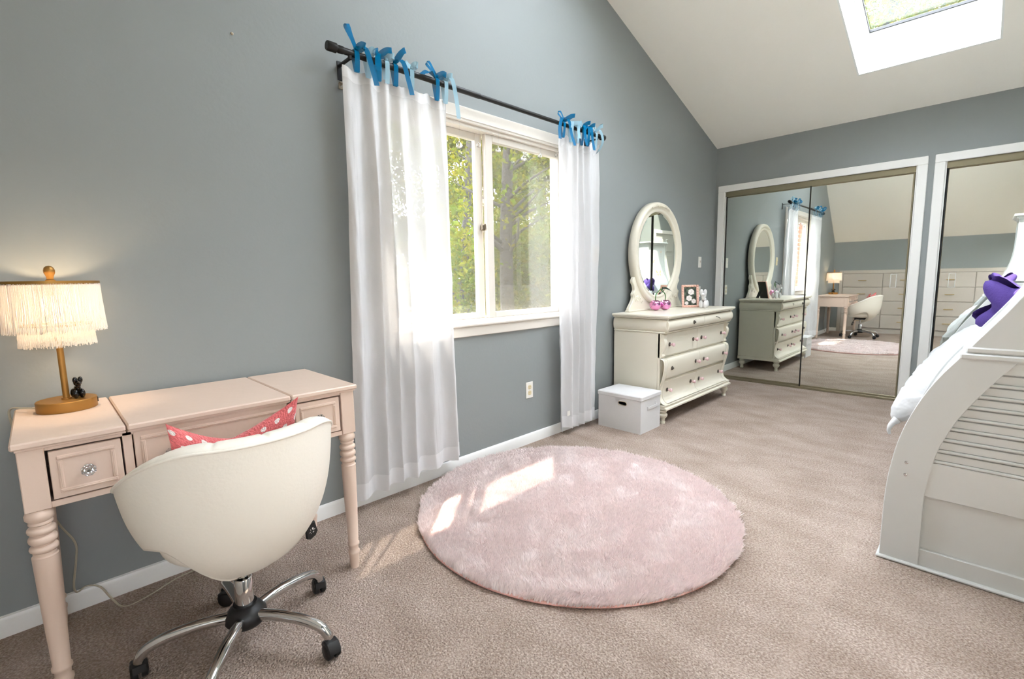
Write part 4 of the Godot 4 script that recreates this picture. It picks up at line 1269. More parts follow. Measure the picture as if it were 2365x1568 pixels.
func dresser_top() -> void:
	var m := mat("cream_paint", Color.WHITE)
	var o := thing("dresser_mirror", "oval mirror in a carved cream frame standing on the dresser", "mirror", Vector3(-1.38, DTOP, 0.045))
	var cy := 0.492
	# shaped panel that carries the oval
	var half := smooth_line([Vector2(0.475, 0.012), Vector2(0.47, 0.03), Vector2(0.43, 0.075), Vector2(0.405, 0.115), Vector2(0.41, 0.15), Vector2(0.385, 0.185), Vector2(0.395, 0.22), Vector2(0.42, 0.25), Vector2(0.405, 0.285), Vector2(0.37, 0.3)], 5)
	var poly := [Vector2(-0.475, 0.0), Vector2(0.475, 0.0)]
	poly.append_array(half)
	for i in 17:
		var t := -0.45 - (PI - 0.9) * i / 16.0
		poly.append(Vector2(0.38 * cos(t), cy + 0.40 * sin(t)))
	var rest := half.duplicate()
	rest.reverse()
	for p: Vector2 in rest:
		poly.append(Vector2(-p.x, p.y))
	part(o, "panel", mb().extrude(poly, 0.0, 0.032, 0.005), m)
	part(o, "foot_rail", mb().box(Vector3(-0.485, 0.0, -0.004), Vector3(0.485, 0.014, 0.048), 0.004), m)
	var prof := [Vector2(0.345, 0.02), Vector2(0.348, 0.036), Vector2(0.357, 0.044), Vector2(0.368, 0.038), Vector2(0.377, 0.037), Vector2(0.392, 0.05), Vector2(0.41, 0.056), Vector2(0.425, 0.048), Vector2(0.432, 0.03), Vector2(0.432, -0.01), Vector2(0.345, -0.01), Vector2(0.345, 0.02)]
	part(o, "oval_frame", mb().surf(func(u, v):
		var t: float = u * TAU
		var k: float = v * (prof.size() - 1)
		var i := mini(int(k), prof.size() - 2)
		var p: Vector2 = prof[i].lerp(prof[i + 1], k - i)
		return Vector3(p.x * cos(t), cy + (p.x + 0.022) * sin(t), p.y), 90, prof.size() - 1), m)
	var gl := mb()
	var ring := func(rad: float, u: float) -> Vector3:
		return Vector3((rad) * cos(u * TAU), cy + (rad + 0.022) * sin(u * TAU), 0.0)
	gl.flat()
	for i in 72:
		gl.tri(Vector3(0, cy, 0.028), ring.call(0.325, i / 72.0) + Vector3(0, 0, 0.028), ring.call(0.325, (i + 1) / 72.0) + Vector3(0, 0, 0.028))
	part(o, "glass", gl, mat("mirror", Color.WHITE))
	part(o, "bevel", mb().surf(func(u, v): return ring.call(lerpf(0.325, 0.349, v), u) + Vector3(0, 0, lerpf(0.028, 0.0265, v)), 72, 1), mat("mirror", Color.WHITE))
	# carved sprays: crest and both lower corners
	var carve := func(c: Vector2, s: float) -> MB:
		var b := mb()
		for i in 5:
			var t := TAU * i / 5.0
			b.ball(Vector3(c.x + 0.014 * cos(t) * s, c.y + 0.014 * sin(t), 0.034), Vector3(0.011, 0.011, 0.007), 8, 6)
		b.ball(Vector3(c.x, c.y, 0.038), Vector3(0.006, 0.006, 0.006), 8, 6)
		for i in 6:
			var q := Vector2(c.x + s * (0.03 + 0.012 * i), c.y + 0.018 * sin(i * 1.3) - 0.006 * i)
			b.ball(Vector3(q.x, q.y, 0.033), Vector3(0.011, 0.006, 0.004), 8, 5)
			b.ball(Vector3(c.x - s * (0.028 + 0.006 * i), c.y + 0.012 * i - 0.02, 0.033), Vector3(0.005, 0.01, 0.004), 8, 5)
		return b
	part(o, "carved_spray", carve.call(Vector2(-0.345, 0.11), 1.0), m)
	part(o, "carved_spray", carve.call(Vector2(0.345, 0.11), -1.0), m)
	var crest := mb()
	for i in 15:
		var t := PI / 2 + (i - 7) * 0.055
		var rr := 0.402
		var k := 1.0 - absf(i - 7) / 9.0
		crest.ball(Vector3(rr * cos(t), cy + (rr + 0.022) * sin(t), 0.055), Vector3(0.012, 0.008 + 0.008 * k, 0.005 + 0.004 * k), 8, 6)
	part(o, "carved_crest", crest, m)
	# chrome cherries
	var ch := thing("cherry_ornament", "pair of shiny metallic pink cherries with green stems on the dresser", "ornament", Vector3(-1.545, DTOP, 0.2), deg_to_rad(-42))
	var cm := mat("cherry_chrome", rgb(232, 158, 208), 0.1, 1.0)
	var gm := mat("stem_green", rgb(70, 120, 50), 0.5)
	for k: Array in [[-0.047, 0.0], [0.05, -0.03]]:
		var cpart := part(ch, "cherry", mb().surf(func(u, v):
			var t: float = v * PI
			var r: float = 0.05 * sin(t)
			var dip: float = 0.012 * exp(-pow(t / 0.35, 2.0))
			return Vector3(k[0] + r * cos(u * TAU), 0.049 + 0.048 * cos(t) - dip, k[1] + r * sin(u * TAU)), 32, 24), cm)
		part(cpart, "stem", mb().tube(smooth_line([Vector3(k[0], 0.086, k[1]), Vector3(k[0] * 0.9, 0.14, k[1] * 0.8), Vector3(0.0, 0.185, -0.012)], 6), 0.004, 8), gm)
	part(ch, "leaf", mb().surf(func(u, v):
		var w: float = 0.022 * sin(u * PI) * (1.0 - 0.3 * u)
		return Vector3(0.005 + 0.10 * u, 0.187 + 0.012 * sin(u * PI) - 0.03 * u * u - 0.15 * absf(v - 0.5) * w - (v - 0.5) * w * 1.1, -0.012 + (v - 0.5) * 2.0 * w), 14, 6), mat("leaf_dark", rgb(22, 46, 34), 0.45))
	# picture frame
	var f := thing("picture_frame", "small pink ornate photo frame leaning back on the dresser", "picture frame", Vector3(-1.03, DTOP, 0.23), deg_to_rad(-52))
	var fr := mb()
	var tilt := Transform3D(Basis.from_euler(Vector3(-0.22, 0, 0)), Vector3.ZERO)
	fr.xf = tilt
	var fw := 0.078
	var fh := 0.215
	var b := 0.022
	fr.box(Vector3(-fw, 0, -0.008), Vector3(-fw + b, fh, 0.006), 0.004)
	fr.box(Vector3(fw - b, 0, -0.008), Vector3(fw, fh, 0.006), 0.004)
	fr.box(Vector3(-fw + b, 0, -0.008), Vector3(fw - b, b, 0.006), 0.004)
	fr.box(Vector3(-fw + b, fh - b, -0.008), Vector3(fw - b, fh, 0.006), 0.004)
	for i in 9:
		for x: float in [-fw + b / 2, fw - b / 2]:
			fr.ball(Vector3(x, 0.012 + i * 0.0238, 0.006), Vector3(0.008, 0.009, 0.004), 8, 6)
	for i in 6:
		for y: float in [b / 2, fh - b / 2]:
			fr.ball(Vector3(-fw + 0.014 + i * 0.0256, y, 0.006), Vector3(0.009, 0.008, 0.004), 8, 6)
	part(f, "border", fr, mat("frame_pink", rgb(238, 190, 172), 0.5))
	var img := Image.create(128, 192, false, Image.FORMAT_RGB8)
	for y in 192:
		for x in 128:
			img.set_pixel(x, y, rgb(38, 42, 36).lerp(rgb(92, 104, 84), 0.5 + 0.5 * sin(x * 0.13) * cos(y * 0.09)))
	for c: Vector3 in [Vector3(74, 52, 34), Vector3(52, 118, 32), Vector3(98, 150, 26), Vector3(24, 170, 20)]:
		for p in 6:
			var a := TAU * p / 6.0 + c.x
			var pc := Vector2(c.x, c.y) + Vector2(cos(a), sin(a)) * c.z * 0.5
			for y in range(maxi(0, int(pc.y - c.z * 0.5)), mini(192, int(pc.y + c.z * 0.5))):
				for x in range(maxi(0, int(pc.x - c.z * 0.5)), mini(128, int(pc.x + c.z * 0.5))):
					var q := Vector2(x, y).distance_to(pc) / (c.z * 0.5)
					if q < 1.0:
						img.set_pixel(x, y, rgb(244, 240, 234).lerp(rgb(196, 178, 172), q * q * 0.8))
	var pm := mat("flower_print", Color.WHITE, 0.25)
	pm.albedo_texture = ImageTexture.create_from_image(img)
	var pic := mb()
	pic.xf = tilt
	pic.surf(func(u, v): return Vector3(lerpf(-fw + b, fw - b, u), lerpf(fh - b, b, v), -0.001), 4, 4, true)
	part(f, "print", pic, pm)
	var back := mb()
	back.xf = tilt
	back.box(Vector3(-fw + 0.004, 0.004, -0.012), Vector3(fw - 0.004, fh - 0.004, -0.0085), 0.001)
	back.xf = Transform3D(Basis.from_euler(Vector3(0.42, 0, 0)), Vector3(0, 0.135, -0.045))
	back.box(Vector3(-0.028, -0.142, -0.003), Vector3(0.028, 0.0, 0.0), 0.001)
	part(f, "easel_back", back, mat("easel_black", rgb(20, 20, 21), 0.7))
	balloon_dog("balloon_dog", "silvery white balloon dog figurine beside the pink photo frame", Vector3(-1.045, DTOP, 0.36), deg_to_rad(-75), 0.17, mat("pearl_white", rgb(222, 220, 220), 0.12))

# ------------------------------------------------------------------ bed
func at_y(line: Array, y: float) -> float:
	# z of a (y, z) profile at height y
	for i in line.size() - 1:
		if y <= line[i + 1].x:
			return lerpf(line[i].y, line[i + 1].y, (y - line[i].x) / maxf(1e-6, line[i + 1].x - line[i].x))
	return line[line.size() - 1].y

func bed() -> void:
	var m := mat("bed_white", Color.WHITE)
	var OUT := smooth_line([Vector2(0.012, 1.984), Vector2(0.083, 1.984), Vector2(0.286, 1.987), Vector2(0.417, 2.0), Vector2(0.528, 2.021), Vector2(0.639, 2.057), Vector2(0.746, 2.106), Vector2(0.848, 2.17), Vector2(0.918, 2.214), Vector2(0.991, 2.261), Vector2(1.064, 2.304), Vector2(1.15, 2.343), Vector2(1.25, 2.372), Vector2(1.36, 2.388), Vector2(1.5, 2.395), Vector2(1.72, 2.395)], 3)
	var INN := smooth_line([Vector2(0.012, 2.106), Vector2(0.15, 2.105), Vector2(0.298, 2.106), Vector2(0.433, 2.122), Vector2(0.531, 2.146), Vector2(0.648, 2.195), Vector2(0.794, 2.281), Vector2(0.842, 2.315), Vector2(0.92, 2.365), Vector2(1.0, 2.41), Vector2(1.15, 2.462), Vector2(1.35, 2.505), Vector2(1.72, 2.515)], 3)
	var o := thing("headboard_cabinet", "tall white cabinet headboard with a sweeping curved front and slatted side", "headboard", Vector3(0, 0, 0))
	var X0 := -3.045
	var X1 := -2.47
	# body behind the stiles
	var body := [Vector2(2.98, 0.012)]
	for p: Vector2 in OUT:
		body.append(Vector2(p.y + 0.009, p.x))
	body.append(Vector2(2.98, 1.72))
	part(o, "body", mb().extrude_x(body, X0 + 0.018, X1 - 0.018), m)
	# curved stiles, near and far side
	for s in 2:
		var poly := []
		for p: Vector2 in OUT:
			poly.append(Vector2(p.y, p.x))
		var back := INN.duplicate()
		back.reverse()
		for p: Vector2 in back:
			poly.append(Vector2(p.y, p.x))
		var xa := X0 if s == 0 else X1 - 0.03
		var st := part(o, "curved_stile", mb().extrude_x(poly, xa, xa + 0.03, 0.002), m)
		part(o, "rear_stile", mb().box(Vector3(xa, 0.012, 2.88), Vector3(xa + 0.03, 1.72, 2.985), 0.002), m)
		if s == 0:
			for y: float in [0.415, 0.366]:
				var b := mb()
				b.xf = Transform3D(Basis(Vector3(0, 1, 0), Vector3(-1, 0, 0), Vector3(0, 0, 1)), Vector3(X0, y, 2.045))
				b.lathe(Vector3.ZERO, [Vector2(0.0065, -0.002), Vector2(0.006, 0.0015), Vector2(0.003, 0.003), Vector2(0, 0.003)], 14)
				part(st, "bolt", b, mat("chrome", Color.WHITE))
		# horizontal members between the stiles
		var xo := X0 + 0.008 if s == 0 else X1 - 0.026
		var xi := xo + 0.018
		var face := xo if s == 0 else xi
		var out := -1.0 if s == 0 else 1.0
		# bottom rail, recessed panel, middle rail
		part(o, "bottom_rail", mb().box(Vector3(xo - (0.004 if s == 0 else 0.0), 0.012, 2.09), Vector3(xi + (0.0 if s == 0 else 0.004), 0.08, 2.89), 0.002), m)
		part(o, "panel", mb().box(Vector3(xo + (0.012 if s == 0 else 0.0), 0.08, 2.09), Vector3(xi - (0.0 if s == 0 else 0.012), 0.294, 2.89)), m)
		part(o, "middle_rail", mb().box(Vector3(xo - (0.004 if s == 0 else 0.0), 0.294, 2.09), Vector3(xi + (0.0 if s == 0 else 0.004), 0.432, 2.89), 0.003), m)
		var ys := [0.433, 0.477, 0.522, 0.567, 0.611, 0.657, 0.699, 0.744, 0.79]
		for i in 8:
			var y0: float = ys[i]
			var y1: float = ys[i + 1] - 0.004
			var z0 := at_y(INN, y0) - 0.03
			var pl := mb()
			pl.box(Vector3(minf(face - out * 0.003, face - out * 0.012), y0 + 0.011, z0), Vector3(maxf(face - out * 0.003, face - out * 0.012), y1, 2.89), 0.002)
			pl.tube([Vector3(face - out * 0.0005, y0 + 0.006, z0), Vector3(face - out * 0.0005, y0 + 0.006, 2.89)], 0.006, 10)
			part(o, "slat", pl, m)
		part(o, "upper_board", mb().box(Vector3(xo - (0.004 if s == 0 else 0.0), 0.791, 2.26), Vector3(xi + (0.0 if s == 0 else 0.004), 0.838, 2.89), 0.002), m)
		part(o, "upper_panel", mb().extrude_x([Vector2(2.21, 0.882), Vector2(2.89, 0.882), Vector2(2.89, 1.72), Vector2(2.42, 1.72), Vector2(2.41, 1.45), Vector2(2.37, 1.15), Vector2(2.29, 0.99)], X0 + 0.001 if s == 0 else X1 - 0.024, X0 + 0.024 if s == 0 else X1 - 0.001), m)
	# the two ledges that run round the cabinet
	part(o, "ledge", mb().box(Vector3(X0 - 0.012, 0.838, 2.165), Vector3(X1 + 0.012, 0.859, 2.99), 0.005), m)
	part(o, "ledge", mb().box(Vector3(X0 - 0.007, 0.861, 2.179), Vector3(X1 + 0.007, 0.882, 2.985), 0.005), m)
	# plinth and cornice
	part(o, "plinth", mb().box(Vector3(X0 - 0.01, 0.0, 1.974), Vector3(X1 + 0.01, 0.014, 2.99), 0.005), m)
	var cor := mb()
	cor.box(Vector3(X0 - 0.008, 1.72, 2.388), Vector3(X1 + 0.008, 1.735, 2.99), 0.003)
	cor.box(Vector3(X0 - 0.02, 1.735, 2.372), Vector3(X1 + 0.02, 1.75, 2.99), 0.005)
	cor.box(Vector3(X0 - 0.035, 1.75, 2.355), Vector3(X1 + 0.035, 1.775, 2.99), 0.005)
	part(o, "cornice", cor, m)
	# butterfly stickers on the curved front
	for k: Array in [[-2.62, 1.42, 0.05, rgb(226, 120, 40)], [-2.78, 1.2, 0.09, rgb(150, 190, 90)], [-2.9, 1.6, 0.03, rgb(236, 190, 150)]]:
		var b := mb()
		b.flat()
		for s: float in [-1.0, 1.0]:
			for w: Array in [[Vector2(0.1, 0.05), Vector2(0.95, 0.95), Vector2(1.0, 0.25)], [Vector2(0.1, -0.05), Vector2(0.75, 0.1), Vector2(0.6, -0.75)]]:
				var q := []
				for p: Vector2 in w:
					var y: float = k[1] + p.y * k[2]
					q.append(Vector3(k[0] + s * p.x * k[2], y, at_y(OUT, y) + 0.0075))
				b.tri(q[0], q[1], q[2])
		var key := "sticker_%d" % int(k[1] * 100)
		part(o, "butterfly_sticker", b, mat(key, k[3], 0.6))
	# bed behind it
	var bed_ := thing("bed", "white daybed with mattress between the cabinet headboard and the closet", "bed", Vector3(0, 0, 0))
	part(bed_, "side_rail", mb().box(Vector3(-2.46, 0.02, 2.07), Vector3(-0.45, 0.36, 2.1), 0.004), m)
	part(bed_, "platform", mb().box(Vector3(-2.46, 0.3, 2.1), Vector3(-0.45, 0.36, 2.98)), m)
	part(bed_, "mattress", mb().box(Vector3(-2.44, 0.36, 2.075), Vector3(-0.47, 0.6, 2.97), 0.03), mat("linen", Color.WHITE))
	var fb := [Vector2(2.98, 0.0)]
	for p: Vector2 in OUT:
		if p.x < 1.03:
			fb.append(Vector2(p.y - 0.03, p.x))
	fb.append_array([Vector2(2.275, 1.05), Vector2(2.32, 1.06), Vector2(2.98, 1.06)])
	part(bed_, "footboard", mb().extrude_x(fb, -0.44, -0.40, 0.004), m)
	# comforter
	var nz := FastNoiseLite.new()
	nz.seed = 5
	nz.frequency = 2.2
	var cf := thing("comforter", "puffy white comforter spilling over the side of the bed", "comforter")
	var cross := smooth_line([Vector2(2.06, 0.5), Vector2(2.03, 0.44), Vector2(1.985, 0.408), Vector2(1.945, 0.408), Vector2(1.922, 0.45), Vector2(1.932, 0.52), Vector2(1.962, 0.57), Vector2(2.0, 0.62), Vector2(2.04, 0.675), Vector2(2.1, 0.73), Vector2(2.18, 0.775), Vector2(2.3, 0.8), Vector2(2.5, 0.8), Vector2(2.75, 0.79), Vector2(2.95, 0.75), Vector2(2.96, 0.62)], 5)
	var top := mb().surf(func(u, v):
		var k: float = v * (cross.size() - 1)
		var i := mini(int(k), cross.size() - 2)
		var p: Vector2 = cross[i].lerp(cross[i + 1], k - i)
		var x: float = lerpf(-2.455, -0.5, u)
		var bump: float = 0.05 * nz.get_noise_2d(x * 1.3, v * 2.2) + 0.02 * nz.get_noise_2d(x * 5.0, v * 7.0)
		var edge: float = smoothstep(0.0, 0.05, u) * smoothstep(1.0, 0.95, u)
		var y: float = p.y + bump * 0.6 - 0.07 * (1.0 - edge) * smoothstep(0.2, 0.6, v)
		if v < 0.36:
			y += 0.014 * sin(x * 5.0 + 0.5) * (1.0 - v / 0.36)
		var q := Vector2(p.x + (0.03 * nz.get_noise_2d(x * 1.6 + 9.0, v * 3.0) - 0.01) * (1.0 - v), y)
		var shut: float = pow(smoothstep(0.0, 0.03, u) * smoothstep(1.0, 0.97, u), 0.4)
		q = Vector2(2.15, 0.6).lerp(q, shut)
		return Vector3(x, q.y, q.x), 150, 60)
	part(cf, "cover", top, mat("linen", Color.WHITE))
	var corner := mb()
	corner.tube(smooth_line([Vector3(-2.43, 0.43, 1.945), Vector3(-2.44, 0.405, 1.925), Vector3(-2.44, 0.375, 1.916), Vector3(-2.44, 0.352, 1.921)], 4), [0.02, 0.018, 0.016, 0.013, 0.012, 0.011, 0.01, 0.009, 0.008, 0.008, 0.007, 0.006, 0.005], 10)
	part(cf, "corner_tip", corner, mat("linen", Color.WHITE))
	# purple cushion propped against the headboard, with ears like a star
	var pu := thing("purple_cushion", "quilted purple star cushion propped on the bed by the headboard", "cushion", Vector3(-2.34, 0.955, 2.325), deg_to_rad(66))
	var pc := mb()
	for s: float in [-1.0, 1.0]:
		pc.surf(func(u, v):
			var t: float = u * TAU
			var star: float = 0.1 + 0.078 * pow(0.5 + 0.5 * cos(5.0 * (t - 1.05)), 1.6)
			var r: float = star * v
			var puff: float = 0.06 * sqrt(maxf(0.0, 1.0 - v * v)) * (0.8 + 0.3 * absf(cos(2.5 * t)))
			return Vector3(r * cos(t) * s, r * sin(t) + 0.02, s * puff), 60, 12)
	part(pu, "cover", pc, mat("purple_cloth", Color.WHITE)).rotation.x = -0.25

# ------------------------------------------------------------------ small things
func small_things() -> void:
	var bx := thing("storage_box", "white fabric storage box with a lid beside the dresser", "box", Vector3(-2.2, 0, 0.3))
	var bm := mat("box_cloth", Color.WHITE)
	# hollow body with the grip hole cut through its side
	var body := CSGBox3D.new()
	body.name = "body"
	body.size = Vector3(0.286, 0.255, 0.37)
	body.position = Vector3(0, 0.1275, 0)
	body.material = bm
	var inside := CSGBox3D.new()
	inside.name = "inside"
	inside.operation = CSGShape3D.OPERATION_SUBTRACTION
	inside.size = Vector3(0.278, 0.251, 0.362)
	inside.position = Vector3(0, 0.004, 0)
	inside.material = bm
	body.add_child(inside)
	var slot := CSGBox3D.new()
	slot.name = "slot"
	slot.operation = CSGShape3D.OPERATION_SUBTRACTION
	slot.size = Vector3(0.06, 0.023, 0.044)
	slot.position = Vector3(-0.143, 0.21 - 0.1275, 0.03)
	slot.material = bm
	body.add_child(slot)
	for s: float in [-1.0, 1.0]:
		var end := CSGCylinder3D.new()
		end.name = "slot_end"
		end.operation = CSGShape3D.OPERATION_SUBTRACTION
		end.radius = 0.0115
		end.height = 0.06
		end.sides = 20
		end.rotation.z = PI / 2
		end.position = Vector3(-0.143, 0.21 - 0.1275, 0.03 + s * 0.022)
		end.material = bm
		body.add_child(end, true)
	bx.add_child(body)
	part(bx, "lid", mb().box(Vector3(-0.15, 0.247, -0.192), Vector3(0.15, 0.282, 0.192), 0.006), bm)
	var handle := mb()
	var oval := []
	var hole := []
	for i in 24:
		var t := TAU * i / 24.0
		var c := 0.022 if cos(t) > 0 else -0.022
		oval.append(Vector2(c + 0.0165 * cos(t), 0.0165 * sin(t)))
		hole.append(Vector2(c + 0.0115 * cos(t), 0.0115 * sin(t)))
	handle.soft()
	for i in 24:
		var j := (i + 1) % 24
		for k: Array in [[oval, 0.0, oval, 0.003], [oval, 0.003, hole, 0.004], [hole, 0.004, hole, 0.0]]:
			var p: Vector2 = k[0][i]
			var q: Vector2 = k[0][j]
			var r: Vector2 = k[2][j]
			var s: Vector2 = k[2][i]
			handle.quad(Vector3(-k[1], p.y, p.x), Vector3(-k[1], q.y, q.x), Vector3(-k[3], r.y, r.x), Vector3(-k[3], s.y, s.x))
	var hp := part(bx, "grip_rim", handle, mat("grip_metal", rgb(190, 178, 150), 0.3, 0.9))
	hp.position = Vector3(-0.143, 0.21, 0.03)
	var tape := mb()
	tape.box(Vector3(-0.055, 0.165, 0.185), Vector3(-0.045, 0.195, 0.19), 0.001).box(Vector3(-0.05, 0.17, 0.189), Vector3(0.08, 0.19, 0.193), 0.001).box(Vector3(0.075, 0.165, 0.185), Vector3(0.09, 0.195, 0.19), 0.001)
	tape.box(Vector3(0.062, 0.19, 0.1855), Vector3(0.076, 0.215, 0.187), 0.001)
	part(bx, "tape_handle", tape, bm)
	# outlets and switches
	var outlet := thing("wall_outlet", "white and almond duplex outlet on the wall under the window", "outlet", Vector3(-3.01, 0.381, 0.0))
	part(outlet, "plate", mb().box(Vector3(-0.035, -0.057, 0.0), Vector3(0.035, 0.057, 0.005), 0.002), mat("plate_white", Color.WHITE))
	for y: float in [0.02, -0.02]:
		var oct := []
		for i in 16:
			var t := TAU * i / 16.0
			oct.append(Vector2(0.0165 * cos(t), y + clampf(0.0185 * sin(t), -0.0145, 0.0145)))
		var rc := part(outlet, "receptacle", mb().extrude(oct, 0.004, 0.0065), mat("plate_almond", Color.WHITE))
		part(rc, "slots", mb().box(Vector3(-0.0075, y, 0.0064), Vector3(-0.0055, y + 0.008, 0.0067)).box(Vector3(0.0055, y + 0.001, 0.0064), Vector3(0.0075, y + 0.007, 0.0067)).box(Vector3(-0.0025, y - 0.011, 0.0064), Vector3(0.0025, y - 0.006, 0.0067)), mat("dark_seal", Color.WHITE))
	part(outlet, "screw", mb().ball(Vector3(0, 0, 0.005), Vector3(0.003, 0.003, 0.001), 8, 4), mat("plate_almond", Color.WHITE))
	var sw := thing("light_switch", "white light switch on the wall above the dresser", "switch", Vector3(-0.35, 1.292, 0.0))
	part(sw, "plate", mb().box(Vector3(-0.035, -0.057, 0.0), Vector3(0.035, 0.057, 0.005), 0.002), mat("plate_white", Color.WHITE))
	part(sw, "toggle", mb().box(Vector3(-0.005, -0.004, 0.005), Vector3(0.005, 0.018, 0.016), 0.002), mat("plate_white", Color.WHITE))
	var o2 := copy(outlet, Vector3(-0.35, 0.98, 0.0), "white duplex outlet on the wall above the dresser top")
	o2.set_meta("category", "outlet")
	var sw2 := copy(sw, Vector3(-2.235, 1.335, 0.0), "almond wall switch between the narrow curtain and the oval mirror")
	for c: MeshInstance3D in sw2.get_children():
		c.material_override = mat("plate_almond", Color.WHITE)
	# old curtain bracket stub and a nail in the wall
	var stub := thing("old_bracket", "small old metal bracket on the wall under the rod end", "bracket", Vector3(-4.268, 2.075, 0.0))
	part(stub, "plate", mb().box(Vector3(-0.012, -0.028, 0.0), Vector3(0.012, 0.0, 0.008), 0.001).box(Vector3(-0.012, -0.004, 0.008), Vector3(0.012, 0.0, 0.02), 0.001), mat("old_steel", rgb(170, 158, 138), 0.45, 0.6))
	part(stub, "screw", mb().ball(Vector3(0, -0.015, 0.008), Vector3(0.004, 0.004, 0.002), 8, 4), mat("chrome", Color.WHITE))
	var nail := thing("wall_anchor", "small plaster anchor left in the wall above the desk", "anchor", Vector3(-4.718, 2.147, 0.0))
	part(nail, "collar", mb().lathe(Vector3.ZERO, [Vector2(0, 0), Vector2(0.006, 0), Vector2(0.005, 0.004), Vector2(0.002, 0.005), Vector2(0, 0.004)], 12), mat("old_steel", Color.WHITE)).rotation.x = PI / 2
	part(nail, "screw", mb().lathe(Vector3.ZERO, [Vector2(0.0018, 0.003), Vector2(0.0018, 0.009), Vector2(0.0, 0.0095)], 8), mat("chrome", Color.WHITE)).rotation.x = PI / 2

# ------------------------------------------------------------------ outdoors
var leaf_mesh: ArrayMesh
# spring leaves: four tints from fresh green to yellow, mixed at random over every crown
const LEAVES := [Color(0.046, 0.078, 0.004), Color(0.068, 0.09, 0.004), Color(0.096, 0.098, 0.004), Color(0.125, 0.105, 0.004)]

func tree(label: String, at: Vector3, h: float, r: float, lean: Vector2, leaves: int, low: float, spread: float, tone: float, seed_: int, size := 1.0, sigma := 0.34) -> void:
	var g := RandomNumberGenerator.new()
	g.seed = seed_
	var o := thing("tree", label, "tree", at, 0.0, "trees outside the window" if at.z < -2 else "trees above the skylight")
	var bark := bumpy(mat("bark", rgb(38, 32, 26), 0.95), noise_tex("bark", 0.03, 4, 256), 1.0, 3.0)
	var spine := []
	var rad := []
	for i in 11:
		var v := i / 10.0
		spine.append(Vector3(lean.x * v + 0.12 * sin(v * 5.0 + seed_), h * v, lean.y * v + 0.12 * cos(v * 4.0 + seed_)))
		rad.append(r * (1.0 - 0.75 * v))
	var tr := part(o, "trunk", mb().tube(spine, rad, 9), bark)
	var tips := []
	var br := mb()
	for i in 34:
		var v := g.randf_range(low, 0.98)
		var k := v * 10.0
		var b0: Vector3 = spine[int(k)].lerp(spine[mini(int(k) + 1, 10)], k - int(k))
		var a := g.randf() * TAU
		var l := spread * g.randf_range(0.5, 1.0) * (1.15 - 0.6 * v)
		var d := Vector3(cos(a), g.randf_range(0.15, 0.7), sin(a))
		var p1 := b0 + d * l * 0.5 + Vector3(0, 0.1, 0)
		var p2 := b0 + d * l + Vector3(g.randf_range(-0.2, 0.2), g.randf_range(0.0, 0.3), g.randf_range(-0.2, 0.2))
		var rr := r * 0.28 * (1.05 - v)
		br.tube([b0, p1, p2], [rr + 0.012, rr * 0.6 + 0.008, 0.006], 5, false)
		for q in 3:
			tips.append(b0.lerp(p2, 0.45 + 0.25 * q))
	part(tr, "branches", br, bark)
	var mm := MultiMesh.new()
	mm.transform_format = MultiMesh.TRANSFORM_3D
	mm.use_colors = true
	mm.mesh = leaf_mesh
	mm.instance_count = leaves
	for i in leaves:
		var c: Vector3 = tips[g.randi() % tips.size()]
		var p := c + Vector3(g.randfn(), g.randfn() * 0.75, g.randfn()) * sigma
		var b := Basis.from_euler(Vector3(g.randf() * TAU, g.randf() * TAU, g.randf() * TAU))
		var s := g.randf_range(0.55, 1.25) * size
		mm.set_instance_transform(i, Transform3D(b.scaled(Vector3(s, s, s)), p))
		var col: Color = LEAVES[mini(3, int(g.randf() * 2.4 + tone * 2.0))]
		mm.set_instance_color(i, col)
	var fo := MultiMeshInstance3D.new()
	fo.name = "foliage"
	fo.multimesh = mm
	var lm := mat("leaf", Color.WHITE, 0.6)
	lm.vertex_color_use_as_albedo = true
	lm.backlight_enabled = true
	lm.backlight = Color(0.8, 0.85, 0.4)
	lm.specular_mode = BaseMaterial3D.SPECULAR_DISABLED
	fo.material_override = lm
	o.add_child(fo)
	fo.set_meta("kind", "stuff")

